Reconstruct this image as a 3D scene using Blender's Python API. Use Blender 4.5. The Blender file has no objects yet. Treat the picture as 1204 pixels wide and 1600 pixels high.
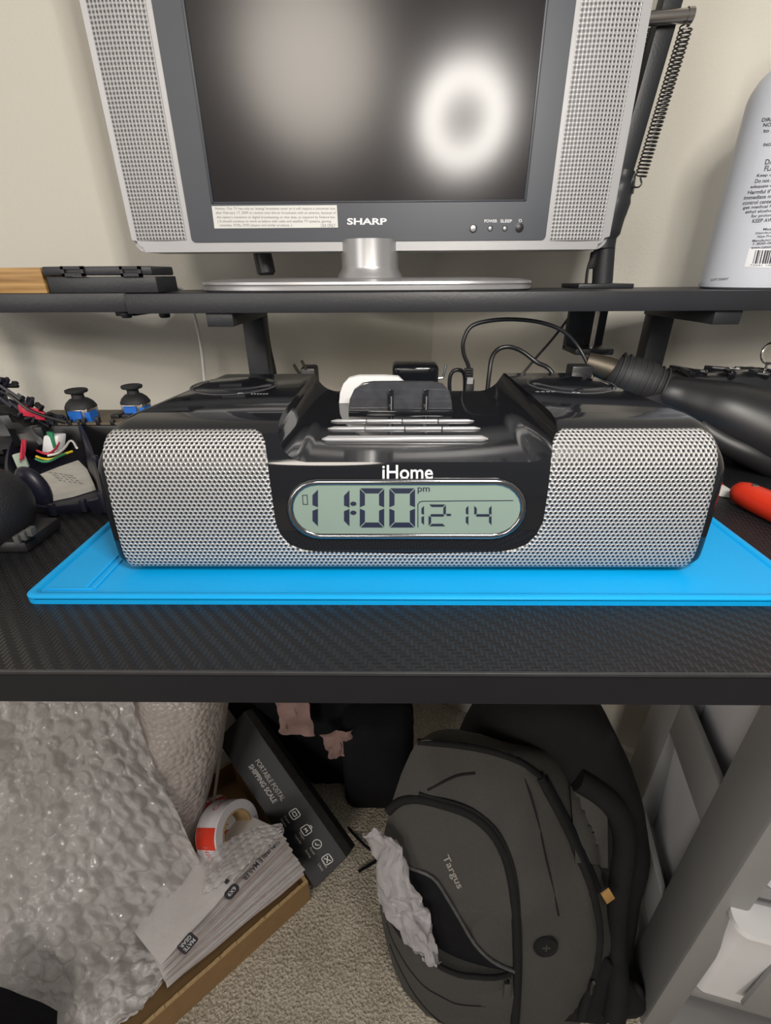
import bpy, bmesh, math, random
from mathutils import Vector, Matrix, noise
from mathutils.bvhtree import BVHTree

random.seed(7)
sc = bpy.context.scene
C = sc.collection
S = 0.01                       # the script works in centimetres, the scene in metres
PI = math.pi

# ------------------------------------------------------------------ camera
FPX, CX, CY = 725.0, 602.0, 800.0
CAM = Vector((0, 0, 16.0))
ROT = (Matrix.Rotation(math.radians(0.8), 3, 'Z') @ Matrix.Rotation(math.radians(90 - 27.0), 3, 'X')
       @ Matrix.Rotation(math.radians(-0.35), 3, 'Z'))
cam_d = bpy.data.cameras.new('camera')
cam_d.sensor_fit = 'VERTICAL'; cam_d.sensor_height = 24.0; cam_d.lens = FPX * 24.0 / 1600.0
cam_d.clip_start = 0.01; cam_d.clip_end = 50
cam = bpy.data.objects.new('camera', cam_d); C.objects.link(cam)
cam.matrix_world = Matrix.Translation(CAM * S) @ ROT.to_4x4()
sc.camera = cam

# ------------------------------------------------------------------ world, lights, exposure
w = bpy.data.worlds.new('room_ambient'); sc.world = w; w.use_nodes = True
w.node_tree.nodes['Background'].inputs[0].default_value = (1.0, 0.96, 0.91, 1)
w.node_tree.nodes['Background'].inputs[1].default_value = 0.20
sc.view_settings.view_transform = 'Standard'; sc.view_settings.look = 'None'
sc.view_settings.gamma = 1.0; sc.view_settings.use_curve_mapping = False
sc.view_settings.exposure = 0.0
RING_POS = Vector((13.3, -3.0, 41.5)); RING_R = 6.2; RING_STRENGTH = 86.0
ld = bpy.data.lights.new('ceiling_lamp', 'AREA'); ld.shape = 'DISK'; ld.size = 0.85; ld.energy = 36; ld.color = (1.0, 0.91, 0.80)
lo = bpy.data.objects.new('ceiling_lamp', ld); C.objects.link(lo)
lo.location = (-0.52, -2.9, 1.37)
lo.rotation_euler = (Vector((0.0, 0.45, 0.0)) - Vector(lo.location)).to_track_quat('-Z', 'Y').to_euler()

l3 = bpy.data.lights.new('added_fill_light', 'AREA'); l3.shape = 'RECTANGLE'; l3.size = 1.0; l3.size_y = 1.6; l3.energy = 24; l3.color = (1.0, 0.95, 0.90)  # added fill with no known source, brightens the things under the desk
o3 = bpy.data.objects.new('added_fill_light', l3); C.objects.link(o3); o3.location = (-1.9, -2.0, 0.8)
o3.rotation_euler = (Vector((0.0, 0.35, -0.4)) - Vector(o3.location)).to_track_quat('-Z', 'Y').to_euler()

# ------------------------------------------------------------------ helpers
def ray(u, v):
    return ROT @ Vector(((u - CX) / FPX, (CY - v) / FPX, -1.0))
def px(u, v, Y=None, Z=None, X=None):
    """the place (cm) where the line of sight through a photo pixel meets a real plane"""
    d = ray(u, v)
    if Y is not None: t = (Y - CAM.y) / d.y
    elif Z is not None: t = (Z - CAM.z) / d.z
    else: t = (X - CAM.x) / d.x
    return CAM + d * t
def pxp(u, v, p, n):
    d = ray(u, v); t = (p - CAM).dot(n) / d.dot(n)
    return CAM + d * t
def catmull(pts, n=8, closed=False):
    pts = [Vector(p) for p in pts]; out = []; m = len(pts)
    rng = range(m) if closed else range(m - 1)
    for i in rng:
        if closed: p0, p1, p2, p3 = pts[(i-1) % m], pts[i], pts[(i+1) % m], pts[(i+2) % m]
        else: p0, p1, p2, p3 = pts[max(i-1, 0)], pts[i], pts[i+1], pts[min(i+2, m-1)]
        for k in range(n):
            t = k / n
            out.append(0.5 * ((2*p1) + (p2-p0)*t + (2*p0-5*p1+4*p2-p3)*t*t + (3*p1-p0-3*p2+p3)*t**3))
    if not closed: out.append(pts[-1])
    return out
def tag(o, label=None, cat=None, group=None, kind=None):
    if label: o['label'] = label
    if cat: o['category'] = cat
    if group: o['group'] = group
    if kind: o['kind'] = kind
    return o
def thing(name, label, cat, loc=(0, 0, 0), rot=None, group=None):
    o = bpy.data.objects.new(name, None); C.objects.link(o)
    o.empty_display_size = 0.02
    M = Matrix.Translation(Vector(loc) * S)
    if rot is not None: M = M @ rot.to_4x4()
    o.matrix_world = M; o['M'] = 0; del o['M']
    TM[o.name] = M
    return tag(o, label, cat, group)
TM = {}
def obj(name, bm, mat, parent=None, smooth=35, uvf=None, label=None, local=False, origin=None):
    """link a bmesh (cm, world coordinates unless local) as one mesh object"""
    me = bpy.data.meshes.new(name)
    bmesh.ops.recalc_face_normals(bm, faces=bm.faces) if smooth != -1 else None
    if uvf:
        ul = bm.loops.layers.uv.new('UVMap')
        for f in bm.faces:
            for l in f.loops: l[ul].uv = uvf(l.vert.co)
    M = Matrix.Scale(S, 4)
    if parent is not None and not local: M = TM[parent.name].inverted() @ M
    off = None
    if parent is None:
        if origin is None:
            bb = [v.co for v in bm.verts]
            origin = Vector((sum(v.x for v in bb)/len(bb), sum(v.y for v in bb)/len(bb), min(v.z for v in bb)))
        origin = Vector(origin); M = M @ Matrix.Translation(-origin); off = origin
    bm.transform(M)
    bm.to_mesh(me); bm.free()
    if smooth and smooth > 0:
        me.shade_smooth(); me.set_sharp_from_angle(angle=math.radians(smooth))
    for m in (mat if isinstance(mat, (list, tuple)) else [mat]): me.materials.append(m)
    o = bpy.data.objects.new(name, me); C.objects.link(o)
    if parent is not None: o.parent = parent; TM[o.name] = TM[parent.name]
    else:
        o.location = off * S; TM[o.name] = Matrix.Translation(off * S)
    if label: o['label'] = label
    return o
def B(): return bmesh.new()
def box(bm, x0, x1, y0, y1, z0, z1, bev=0.0, seg=2, M=None):
    b = bmesh.new(); bmesh.ops.create_cube(b, size=1)
    b.transform(Matrix.Translation(((x0+x1)/2, (y0+y1)/2, (z0+z1)/2)) @ Matrix.Diagonal((x1-x0, y1-y0, z1-z0, 1)))
    if bev: bmesh.ops.bevel(b, geom=b.edges[:], offset=bev, segments=seg, profile=0.5, affect='EDGES')
    if M is not None: b.transform(M)
    add(bm, b); return bm
def add(bm, b):
    vm = [bm.verts.new(v.co) for v in b.verts]
    b.verts.index_update()
    for f in b.faces:
        try: bm.faces.new([vm[v.index] for v in f.verts])
        except ValueError: pass
    b.free()
def obox(bm, A, ex, ey, ez, bev=0.0, seg=2):
    """box with corner A and edge vectors ex, ey, ez"""
    A, ex, ey, ez = map(Vector, (A, ex, ey, ez))
    lx, ly, lz = ex.length, ey.length, ez.length
    M = Matrix.Translation(A) @ Matrix((ex/lx, ey/ly, ez/lz)).transposed().to_4x4()
    return box(bm, 0, lx, 0, ly, 0, lz, bev, seg, M)
def tube(bm, pts, r, seg=8, cap=True, flat=None):
    pts = [Vector(p) for p in pts]; n = len(pts)
    rs = r if isinstance(r, (list, tuple)) else [r]*n
    tang = [(pts[min(i+1, n-1)] - pts[max(i-1, 0)]).normalized() for i in range(n)]
    ref = Vector((0, 0, 1)) if abs(tang[0].z) < 0.9 else Vector((1, 0, 0))
    nrm = tang[0].cross(ref).normalized(); rings = []
    for i in range(n):
        nrm = (nrm - tang[i]*nrm.dot(tang[i]))
        nrm = nrm.normalized() if nrm.length > 1e-6 else tang[i].orthogonal().normalized()
        bi = tang[i].cross(nrm)
        a2 = flat if flat else 1.0
        rings.append([bm.verts.new(pts[i] + (nrm*math.cos(2*PI*k/seg) + bi*a2*math.sin(2*PI*k/seg))*rs[i]) for k in range(seg)])
    for i in range(n-1):
        for k in range(seg):
            bm.faces.new((rings[i][k], rings[i][(k+1) % seg], rings[i+1][(k+1) % seg], rings[i+1][k]))
    if cap:
        bm.faces.new(rings[0][::-1]); bm.faces.new(rings[-1])
    return bm
def ctube(bm, pts, r, n=8, seg=8): return tube(bm, catmull(pts, n), r, seg)
def lathe(bm, prof, seg=24, M=None, c=(0, 0, 0)):
    rings = []; c = Vector(c)
    T = M if M is not None else Matrix.Identity(4)
    for r, z in prof:
        if r < 1e-5: rings.append([bm.verts.new(T @ (c + Vector((0, 0, z))))])
        else: rings.append([bm.verts.new(T @ (c + Vector((r*math.cos(2*PI*k/seg), r*math.sin(2*PI*k/seg), z)))) for k in range(seg)])
    for a, b in zip(rings, rings[1:]):
        for k in range(seg):
            q = [a[k % len(a)], a[(k+1) % len(a)], b[(k+1) % len(b)], b[k % len(b)]]
            u = []
            for v in q:
                if v not in u: u.append(v)
            if len(u) > 2: bm.faces.new(u)
    return bm
def prism(bm, poly, f, d0, d1):
    """polygon of 2D points swept from depth d0 to d1; f(x, y, d) gives the place"""
    a = [bm.verts.new(f(x, y, d0)) for x, y in poly]; b = [bm.verts.new(f(x, y, d1)) for x, y in poly]
    bm.faces.new(a[::-1]); bm.faces.new(b); n = len(poly)
    for i in range(n): bm.faces.new((a[i], a[(i+1) % n], b[(i+1) % n], b[i]))
    return bm
def grid(bm, f, nu, nv, thick=None):
    g = [[bm.verts.new(f(i/nu, j/nv)) for i in range(nu+1)] for j in range(nv+1)]
    for j in range(nv):
        for i in range(nu): bm.faces.new((g[j][i], g[j][i+1], g[j+1][i+1], g[j+1][i]))
    return bm
def rrect(x0, x1, y0, y1, r, n=6):
    out = []
    for cx, cy, a in ((x1-r, y1-r, 0), (x0+r, y1-r, 90), (x0+r, y0+r, 180), (x1-r, y0+r, 270)):
        for k in range(n+1):
            t = math.radians(a + 90*k/n); out.append((cx + r*math.cos(t), cy + r*math.sin(t)))
    return out
_tc = {}
def text2d(s, bold=0.0):
    key = (s, bold)
    if key not in _tc:
        cu = bpy.data.curves.new('lettering', 'FONT'); cu.body = s; cu.size = 1.0; cu.offset = bold; cu.resolution_u = 3
        o = bpy.data.objects.new('lettering', cu); C.objects.link(o)
        dg = bpy.context.evaluated_depsgraph_get(); dg.update()
        me = bpy.data.meshes.new_from_object(o.evaluated_get(dg))
        vs = [(v.co.x, v.co.y) for v in me.vertices]; fs = [tuple(p.vertices) for p in me.polygons]
        bpy.data.objects.remove(o); bpy.data.curves.remove(cu); bpy.data.meshes.remove(me)
        _tc[key] = (vs, fs)
    return _tc[key]
def text(bm, s, f, w=None, h=None, bold=0.0, cx=0.0, cy=0.0, align='c', z=0.0):
    """flat lettering: fitted to w (and h), centred on cx, cy, placed by f(x, y)"""
    vs, fs = text2d(s, bold)
    if not vs: return bm
    x0 = min(v[0] for v in vs); x1 = max(v[0] for v in vs); y0 = min(v[1] for v in vs); y1 = max(v[1] for v in vs)
    sx = w/(x1-x0) if w else h/(y1-y0); sy = h/(y1-y0) if h else sx
    ox = {'c': (x0+x1)/2, 'l': x0, 'r': x1}[align]
    q = [bm.verts.new(f(cx + (x-ox)*sx, cy + (y-(y0+y1)/2)*sy)) for x, y in vs]
    for t in fs:
        try: bm.faces.new([q[i] for i in t])
        except ValueError: pass
    return bm
def plane_f(O, ex, ey, off=0.0):
    O, ex, ey = Vector(O), Vector(ex).normalized(), Vector(ey).normalized(); n = ex.cross(ey)
    return lambda x, y, d=0.0: O + ex*x + ey*y + n*(off + d)

# ------------------------------------------------------------------ materials (all procedural)
def sn(m, t, **kw):
    n = m.node_tree.nodes.new(t)
    for k, v in kw.items(): setattr(n, k, v)
    return n
def mat(name, col, rough=0.5, metal=0.0, noise_amt=0.0, nscale=40.0, bump=0.0, bscale=80.0, emit=0.0, alpha=1.0, spec=0.5, coat=0.0, trans=0.0, rvar=0.0):
    m = bpy.data.materials.new(name); m.use_nodes = True
    p = m.node_tree.nodes['Principled BSDF']; L = m.node_tree.links
    c = (*col, 1)
    p.inputs['Base Color'].default_value = c; p.inputs['Roughness'].default_value = rough
    p.inputs['Metallic'].default_value = metal; p.inputs['Specular IOR Level'].default_value = spec
    p.inputs['Coat Weight'].default_value = coat; p.inputs['Coat Roughness'].default_value = 0.05
    p.inputs['Alpha'].default_value = alpha; p.inputs['Transmission Weight'].default_value = trans
    tc = sn(m, 'ShaderNodeTexCoord')
    nz = sn(m, 'ShaderNodeTexNoise'); nz.inputs['Scale'].default_value = nscale; nz.inputs['Detail'].default_value = 4
    L.new(tc.outputs['Object'], nz.inputs['Vector'])
    if noise_amt:
        mx = sn(m, 'ShaderNodeMix', data_type='RGBA')
        mx.inputs[6].default_value = tuple(min(1, x*(1-noise_amt)) for x in col)+(1,)
        mx.inputs[7].default_value = tuple(min(1, x*(1+noise_amt)) for x in col)+(1,)
        L.new(nz.outputs['Fac'], mx.inputs[0]); L.new(mx.outputs[2], p.inputs['Base Color'])
    if rvar:
        mr = sn(m, 'ShaderNodeMapRange'); mr.inputs['To Min'].default_value = max(0, rough-rvar); mr.inputs['To Max'].default_value = min(1, rough+rvar)
        L.new(nz.outputs['Fac'], mr.inputs[0]); L.new(mr.outputs[0], p.inputs['Roughness'])
    if bump:
        n2 = sn(m, 'ShaderNodeTexNoise'); n2.inputs['Scale'].default_value = bscale; n2.inputs['Detail'].default_value = 3
        L.new(tc.outputs['Object'], n2.inputs['Vector'])
        bp = sn(m, 'ShaderNodeBump'); bp.inputs['Strength'].default_value = bump; bp.inputs['Distance'].default_value = 0.002
        L.new(n2.outputs['Fac'], bp.inputs['Height']); L.new(bp.outputs['Normal'], p.inputs['Normal'])
    if emit:
        p.inputs['Emission Color'].default_value = c; p.inputs['Emission Strength'].default_value = emit
    return m
def mth(m, op, a, b=None, c=None):
    n = sn(m, 'ShaderNodeMath', operation=op)
    for i, x in enumerate((a, b, c)):
        if x is None: continue
        if isinstance(x, (int, float)): n.inputs[i].default_value = x
        else: m.node_tree.links.new(x, n.inputs[i])
    return n.outputs[0]
def perforated(name, col, pitch, hole, hexa, metal=0.8, rough=0.35, dark=(0.02, 0.02, 0.025)):
    """sheet metal with rows of punched holes; UV is in centimetres"""
    m = mat(name, col, rough, metal); nt = m.node_tree; L = nt.links; p = nt.nodes['Principled BSDF']
    uv = sn(m, 'ShaderNodeUVMap'); sp = sn(m, 'ShaderNodeSeparateXYZ'); L.new(uv.outputs[0], sp.inputs[0])
    def cell(ox, oy, py):
        a = mth(m, 'SUBTRACT', mth(m, 'FRACT', mth(m, 'ADD', mth(m, 'DIVIDE', sp.outputs[0], pitch), ox)), 0.5)
        b = mth(m, 'SUBTRACT', mth(m, 'FRACT', mth(m, 'ADD', mth(m, 'DIVIDE', sp.outputs[1], py), oy)), 0.5)
        a = mth(m, 'MULTIPLY', a, pitch); b = mth(m, 'MULTIPLY', b, py)
        return mth(m, 'SQRT', mth(m, 'ADD', mth(m, 'MULTIPLY', a, a), mth(m, 'MULTIPLY', b, b)))
    if hexa:
        d = mth(m, 'MINIMUM', cell(0, 0, pitch*1.732), cell(0.5, 0.5, pitch*1.732))
    else: d = cell(0, 0, pitch)
    mr = sn(m, 'ShaderNodeMapRange'); mr.interpolation_type = 'SMOOTHSTEP'
    mr.inputs['From Min'].default_value = hole*0.42; mr.inputs['From Max'].default_value = hole*0.55
    L.new(d, mr.inputs[0])
    mx = sn(m, 'ShaderNodeMix', data_type='RGBA'); mx.inputs[6].default_value = (*dark, 1); mx.inputs[7].default_value = (*col, 1)
    L.new(mr.outputs[0], mx.inputs[0]); L.new(mx.outputs[2], p.inputs['Base Color'])
    L.new(mth(m, 'MULTIPLY', mr.outputs[0], metal), p.inputs['Metallic'])
    h = sn(m, 'ShaderNodeMapRange'); h.interpolation_type = 'SMOOTHSTEP'
    h.inputs['From Min'].default_value = hole*0.3; h.inputs['From Max'].default_value = pitch*0.6
    L.new(d, h.inputs[0])
    bp = sn(m, 'ShaderNodeBump'); bp.inputs['Strength'].default_value = 0.8; bp.inputs['Distance'].default_value = 0.0006
    L.new(h.outputs[0], bp.inputs['Height']); L.new(bp.outputs[0], p.inputs['Normal'])
    return m
M_ = {}
M_['wall'] = mat('painted_wall', (0.70, 0.672, 0.60), 0.8, noise_amt=0.02, nscale=6, bump=0.15, bscale=300)
M_['trim'] = mat('white_trim_paint', (0.75, 0.74, 0.72), 0.5, noise_amt=0.02)
M_['gloss'] = mat('gloss_black_plastic', (0.010, 0.011, 0.014), 0.06, rvar=0.03, nscale=60, spec=0.45)
M_['black'] = mat('satin_black_plastic', (0.014, 0.014, 0.016), 0.4, noise_amt=0.2)
M_['rubber'] = mat('black_rubber', (0.018, 0.018, 0.02), 0.6, noise_amt=0.2)
M_['metalblack'] = mat('powder_coated_black_metal', (0.02, 0.022, 0.026), 0.45, noise_amt=0.15, bump=0.1, bscale=500)
M_['shelf'] = mat('dark_laminate', (0.024, 0.025, 0.030), 0.42, noise_amt=0.15, nscale=30, bump=0.08, bscale=400)
M_['silver'] = mat('silver_plastic', (0.42, 0.42, 0.43), 0.38, 0.25, noise_amt=0.03)
M_['silvdark'] = mat('silver_lacquer', (0.42, 0.42, 0.43), 0.33, 0.6, noise_amt=0.03)
M_['button'] = mat('silver_button', (0.50, 0.50, 0.52), 0.3, 0.5)
M_['buttonring'] = mat('dark_gloss_ring', (0.06, 0.06, 0.07), 0.2)
M_['chrome'] = mat('chrome', (0.75, 0.76, 0.78), 0.12, 1.0)
M_['darkchrome'] = mat('dark_chrome', (0.30, 0.31, 0.33), 0.15, 1.0)
M_['bezel'] = mat('slate_bezel', (0.046, 0.053, 0.068), 0.42, noise_amt=0.05)
M_['screen'] = mat('matte_lcd_glass', (0.016, 0.014, 0.016), 0.18, spec=0.36, noise_amt=0.2, nscale=15)
M_['grille'] = perforated('perforated_steel', (0.52, 0.52, 0.52), 0.262, 0.165, True, metal=0.45, rough=0.36)
M_['tvgrille'] = perforated('perforated_speaker_plastic', (0.44, 0.44, 0.45), 0.325, 0.195, False, metal=0.2, rough=0.4, dark=(0.05, 0.05, 0.055))
M_['lcd'] = mat('lcd_glass', (0.225, 0.30, 0.26), 0.25, noise_amt=0.04, nscale=30, emit=0.06)
M_['ink'] = mat('lcd_segment', (0.012, 0.018, 0.045), 0.5)
M_['white'] = mat('white_print', (0.78, 0.79, 0.82), 0.5)
M_['grey_print'] = mat('grey_print', (0.22, 0.22, 0.23), 0.6)
M_['dark_print'] = mat('dark_print', (0.05, 0.045, 0.06), 0.6)
M_['red_print'] = mat('red_print', (0.55, 0.12, 0.10), 0.5)
M_['sticker'] = mat('paper_sticker', (0.70, 0.70, 0.68), 0.6, noise_amt=0.03)
M_['paper'] = mat('creased_paper', (0.55, 0.53, 0.48), 0.7, noise_amt=0.15, nscale=50, bump=0.4, bscale=120)
M_['mat'] = mat('blue_silicone', (0.0, 0.36, 0.80), 0.42, noise_amt=0.06, nscale=14, bump=0.12, bscale=60)
M_['brass'] = mat('dull_brass', (0.10, 0.085, 0.065), 0.5, 0.7)
M_['steel'] = mat('brushed_steel', (0.55, 0.52, 0.49), 0.25, 1.0)
M_['spring'] = mat('dark_spring_steel', (0.10, 0.10, 0.10), 0.35, 0.9)
M_['cable'] = mat('black_cable', (0.015, 0.015, 0.017), 0.35)
M_['whitecable'] = mat('white_cable', (0.75, 0.74, 0.72), 0.4)
M_['whiteplastic'] = mat('white_plastic', (0.82, 0.82, 0.83), 0.35)
M_['red'] = mat('red_plastic', (0.62, 0.035, 0.012), 0.35, noise_amt=0.05)
M_['redwire'] = mat('red_wire', (0.6, 0.03, 0.07), 0.4)
M_['yellow'] = mat('yellow_wire', (0.75, 0.55, 0.03), 0.4)
M_['greenwire'] = mat('green_wire', (0.03, 0.25, 0.12), 0.4)
M_['pcb'] = mat('circuit_board', (0.16, 0.13, 0.09), 0.45, noise_amt=0.3, nscale=200)
M_['pcbgreen'] = mat('pale_green_board', (0.45, 0.55, 0.46), 0.45, noise_amt=0.15, nscale=200)
M_['blue'] = mat('blue_potentiometer', (0.02, 0.16, 0.62), 0.35, noise_amt=0.1)
M_['navy'] = mat('navy_plastic', (0.016, 0.016, 0.03), 0.38, noise_amt=0.1)
M_['cardboard'] = mat('corrugated_cardboard', (0.26, 0.155, 0.065), 0.8, noise_amt=0.15, nscale=60, bump=0.2, bscale=100)
M_['cardedge'] = mat('cardboard_edge', (0.42, 0.29, 0.14), 0.85, noise_amt=0.35, nscale=250)
M_['mailer'] = mat('white_poly_mailer', (0.76, 0.73, 0.73), 0.4, noise_amt=0.05, nscale=40, bump=0.3, bscale=70)
M_['mailer2'] = mat('off_white_poly_mailer', (0.66, 0.58, 0.56), 0.45, noise_amt=0.12, nscale=90, bump=0.4, bscale=90)
M_['boxblack'] = mat('matt_black_carton', (0.012, 0.012, 0.014), 0.5, noise_amt=0.15)
M_['cartonedge'] = mat('scuffed_carton_edge', (0.07, 0.07, 0.07), 0.6, noise_amt=0.6, nscale=120)
M_['fabric'] = mat('grey_nylon', (0.064, 0.062, 0.058), 0.85, noise_amt=0.12, nscale=300, bump=0.35, bscale=900, spec=0.2)
M_['fabricdark'] = mat('black_nylon', (0.012, 0.012, 0.013), 0.8, noise_amt=0.2, bump=0.3, bscale=700, spec=0.2)
M_['cloth'] = mat('black_cloth', (0.008, 0.008, 0.010), 0.9, noise_amt=0.3, bump=0.3, bscale=300, spec=0.15)
M_['cartgrey'] = mat('grey_cart_plastic', (0.25, 0.25, 0.25), 0.45, noise_amt=0.03)
M_['drawer'] = mat('frosted_drawer_plastic', (0.80, 0.79, 0.82), 0.35, noise_amt=0.03, alpha=0.93)
M_['pink'] = mat('pinkish_paper', (0.45, 0.30, 0.27), 0.7, noise_amt=0.2, nscale=60, bump=0.3)
M_['tape'] = mat('tape_roll_side', (0.62, 0.60, 0.63), 0.3, noise_amt=0.05)
M_['bottle'] = mat('frosted_bottle_plastic', (0.60, 0.63, 0.70), 0.3, noise_amt=0.02)
M_['tan'] = mat('kraft_tan', (0.40, 0.22, 0.07), 0.7, noise_amt=0.15)
def lamp_mat():
    m = bpy.data.materials.new('led_diffuser'); m.use_nodes = True; p = m.node_tree.nodes['Principled BSDF']
    p.inputs['Base Color'].default_value = (0.9, 0.9, 0.9, 1)
    p.inputs['Emission Color'].default_value = (1.0, 0.95, 0.88, 1); p.inputs['Emission Strength'].default_value = RING_STRENGTH
    return m
M_['led'] = lamp_mat()
def wood_mat():
    m = mat('oak_wood', (0.46, 0.26, 0.09), 0.6); L = m.node_tree.links; p = m.node_tree.nodes['Principled BSDF']
    tc = sn(m, 'ShaderNodeTexCoord'); mp = sn(m, 'ShaderNodeMapping'); mp.inputs['Scale'].default_value = (6, 60, 160)
    nz = sn(m, 'ShaderNodeTexNoise'); nz.inputs['Scale'].default_value = 1.4; nz.inputs['Detail'].default_value = 6
    cr = sn(m, 'ShaderNodeValToRGB'); cr.color_ramp.elements[0].color = (0.30, 0.155, 0.05, 1); cr.color_ramp.elements[1].color = (0.56, 0.34, 0.13, 1)
    cr.color_ramp.elements[0].position = 0.35; cr.color_ramp.elements[1].position = 0.65
    L.new(tc.outputs['Object'], mp.inputs[0]); L.new(mp.outputs[0], nz.inputs['Vector']); L.new(nz.outputs['Fac'], cr.inputs[0]); L.new(cr.outputs[0], p.inputs['Base Color'])
    return m
M_['wood'] = wood_mat()
def carpet_mat():
    m = mat('beige_carpet', (0.5, 0.45, 0.37), 0.95, spec=0.1); L = m.node_tree.links; p = m.node_tree.nodes['Principled BSDF']
    tc = sn(m, 'ShaderNodeTexCoord'); nz = sn(m, 'ShaderNodeTexNoise'); nz.inputs['Scale'].default_value = 260; nz.inputs['Detail'].default_value = 6
    n2 = sn(m, 'ShaderNodeTexNoise'); n2.inputs['Scale'].default_value = 18
    cr = sn(m, 'ShaderNodeValToRGB'); cr.color_ramp.elements[0].color = (0.26, 0.22, 0.165, 1); cr.color_ramp.elements[1].color = (0.66, 0.60, 0.50, 1)
    cr.color_ramp.elements[0].position = 0.3; cr.color_ramp.elements[1].position = 0.68
    L.new(tc.outputs['Object'], nz.inputs['Vector']); L.new(tc.outputs['Object'], n2.inputs['Vector'])
    L.new(mth(m, 'ADD', mth(m, 'MULTIPLY', nz.outputs['Fac'], 0.75), mth(m, 'MULTIPLY', n2.outputs['Fac'], 0.25)), cr.inputs[0]); L.new(cr.outputs[0], p.inputs['Base Color'])
    bp = sn(m, 'ShaderNodeBump'); bp.inputs['Strength'].default_value = 1.0; bp.inputs['Distance'].default_value = 0.006
    L.new(nz.outputs['Fac'], bp.inputs['Height']); L.new(bp.outputs[0], p.inputs['Normal'])
    return m
M_['carpet'] = carpet_mat()
def carbon_mat():
    """twill weave embossed in a dark vinyl wrap"""
    m = mat('carbon_fibre_wrap', (0.012, 0.012, 0.014), 0.38, spec=0.5); L = m.node_tree.links; p = m.node_tree.nodes['Principled BSDF']
    tc = sn(m, 'ShaderNodeTexCoord'); sp = sn(m, 'ShaderNodeSeparateXYZ'); L.new(tc.outputs['Object'], sp.inputs[0])
    pit = 0.0022
    u = mth(m, 'DIVIDE', sp.outputs[0], pit); v = mth(m, 'DIVIDE', sp.outputs[1], pit)
    iu = mth(m, 'FLOOR', u); iv = mth(m, 'FLOOR', v); fu = mth(m, 'FRACT', u); fv = mth(m, 'FRACT', v)
    k = mth(m, 'FLOORED_MODULO', mth(m, 'ADD', iu, iv), 4.0)
    warp = mth(m, 'LESS_THAN', k, 1.5)
    su = mth(m, 'SINE', mth(m, 'MULTIPLY', fu, PI)); sv = mth(m, 'SINE', mth(m, 'MULTIPLY', fv, PI))
    # warp runs cross-wise round, weft lengthwise round; warp ridges also slope along the float
    h = mth(m, 'ADD', mth(m, 'MULTIPLY', warp, mth(m, 'ADD', su, 0.35)), mth(m, 'MULTIPLY', mth(m, 'SUBTRACT', 1.0, warp), mth(m, 'MULTIPLY', sv, 0.3)))
    bp = sn(m, 'ShaderNodeBump'); bp.inputs['Strength'].default_value = 0.9; bp.inputs['Distance'].default_value = 0.0007
    L.new(h, bp.inputs['Height']); L.new(bp.outputs[0], p.inputs['Normal'])
    mx = sn(m, 'ShaderNodeMix', data_type='RGBA'); mx.inputs[6].default_value = (0.004, 0.004, 0.006, 1); mx.inputs[7].default_value = (0.016, 0.016, 0.018, 1)
    L.new(warp, mx.inputs[0]); L.new(mx.outputs[2], p.inputs['Base Color'])
    r = sn(m, 'ShaderNodeMapRange'); r.inputs['To Min'].default_value = 0.55; r.inputs['To Max'].default_value = 0.3
    L.new(warp, r.inputs[0]); L.new(r.outputs[0], p.inputs['Roughness'])
    return m
M_['carbon'] = carbon_mat()
def film_mat(name, col, clear, rough=0.12, bs=60, bstr=0.3, vor=0.0):
    """thin milky plastic film: part clear, part milky, with sharp glints"""
    m = bpy.data.materials.new(name); m.use_nodes = True; nt = m.node_tree; L = nt.links
    p = nt.nodes['Principled BSDF']; p.inputs['Base Color'].default_value = (*col, 1); p.inputs['Roughness'].default_value = rough
    p.inputs['Specular IOR Level'].default_value = 0.8
    tl = sn(m, 'ShaderNodeBsdfTranslucent'); tl.inputs[0].default_value = (*col, 1)
    tr = sn(m, 'ShaderNodeBsdfTransparent'); m1 = sn(m, 'ShaderNodeMixShader'); m2 = sn(m, 'ShaderNodeMixShader')
    m1.inputs[0].default_value = 0.30; m2.inputs[0].default_value = clear
    L.new(p.outputs[0], m1.inputs[1]); L.new(tl.outputs[0], m1.inputs[2]); L.new(m1.outputs[0], m2.inputs[1]); L.new(tr.outputs[0], m2.inputs[2])
    L.new(m2.outputs[0], nt.nodes['Material Output'].inputs[0])
    tc = sn(m, 'ShaderNodeTexCoord'); nz = sn(m, 'ShaderNodeTexNoise'); nz.inputs['Scale'].default_value = bs; nz.inputs['Detail'].default_value = 4
    L.new(tc.outputs['Object'], nz.inputs['Vector'])
    h = nz.outputs['Fac']
    if vor:
        vo = sn(m, 'ShaderNodeTexVoronoi'); vo.inputs['Scale'].default_value = vor; L.new(tc.outputs['Object'], vo.inputs['Vector'])
        h = mth(m, 'SUBTRACT', h, mth(m, 'MULTIPLY', vo.outputs['Distance'], 1.4))
    bp = sn(m, 'ShaderNodeBump'); bp.inputs['Strength'].default_value = bstr; bp.inputs['Distance'].default_value = 0.004
    L.new(h, bp.inputs['Height'])
    for q in (p, tl): L.new(bp.outputs[0], q.inputs['Normal'])
    return m
M_['bubble'] = film_mat('bubble_film', (0.74, 0.72, 0.72), 0.34, 0.05, 45, 0.35)
M_['bubble2'] = film_mat('milky_inner_film', (0.72, 0.70, 0.70), 0.10, 0.12, 40, 0.4)
M_['rollfilm'] = film_mat('small_bubble_film', (0.62, 0.57, 0.55), 0.05, 0.3, 60, 0.55, vor=125)
M_['wrap'] = film_mat('clear_bubble_film', (0.55, 0.53, 0.53), 0.5, 0.1, 120, 0.6)
M_['bagfilm'] = film_mat('white_carrier_film', (0.72, 0.70, 0.72), 0.05, 0.3, 80, 0.5)

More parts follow.
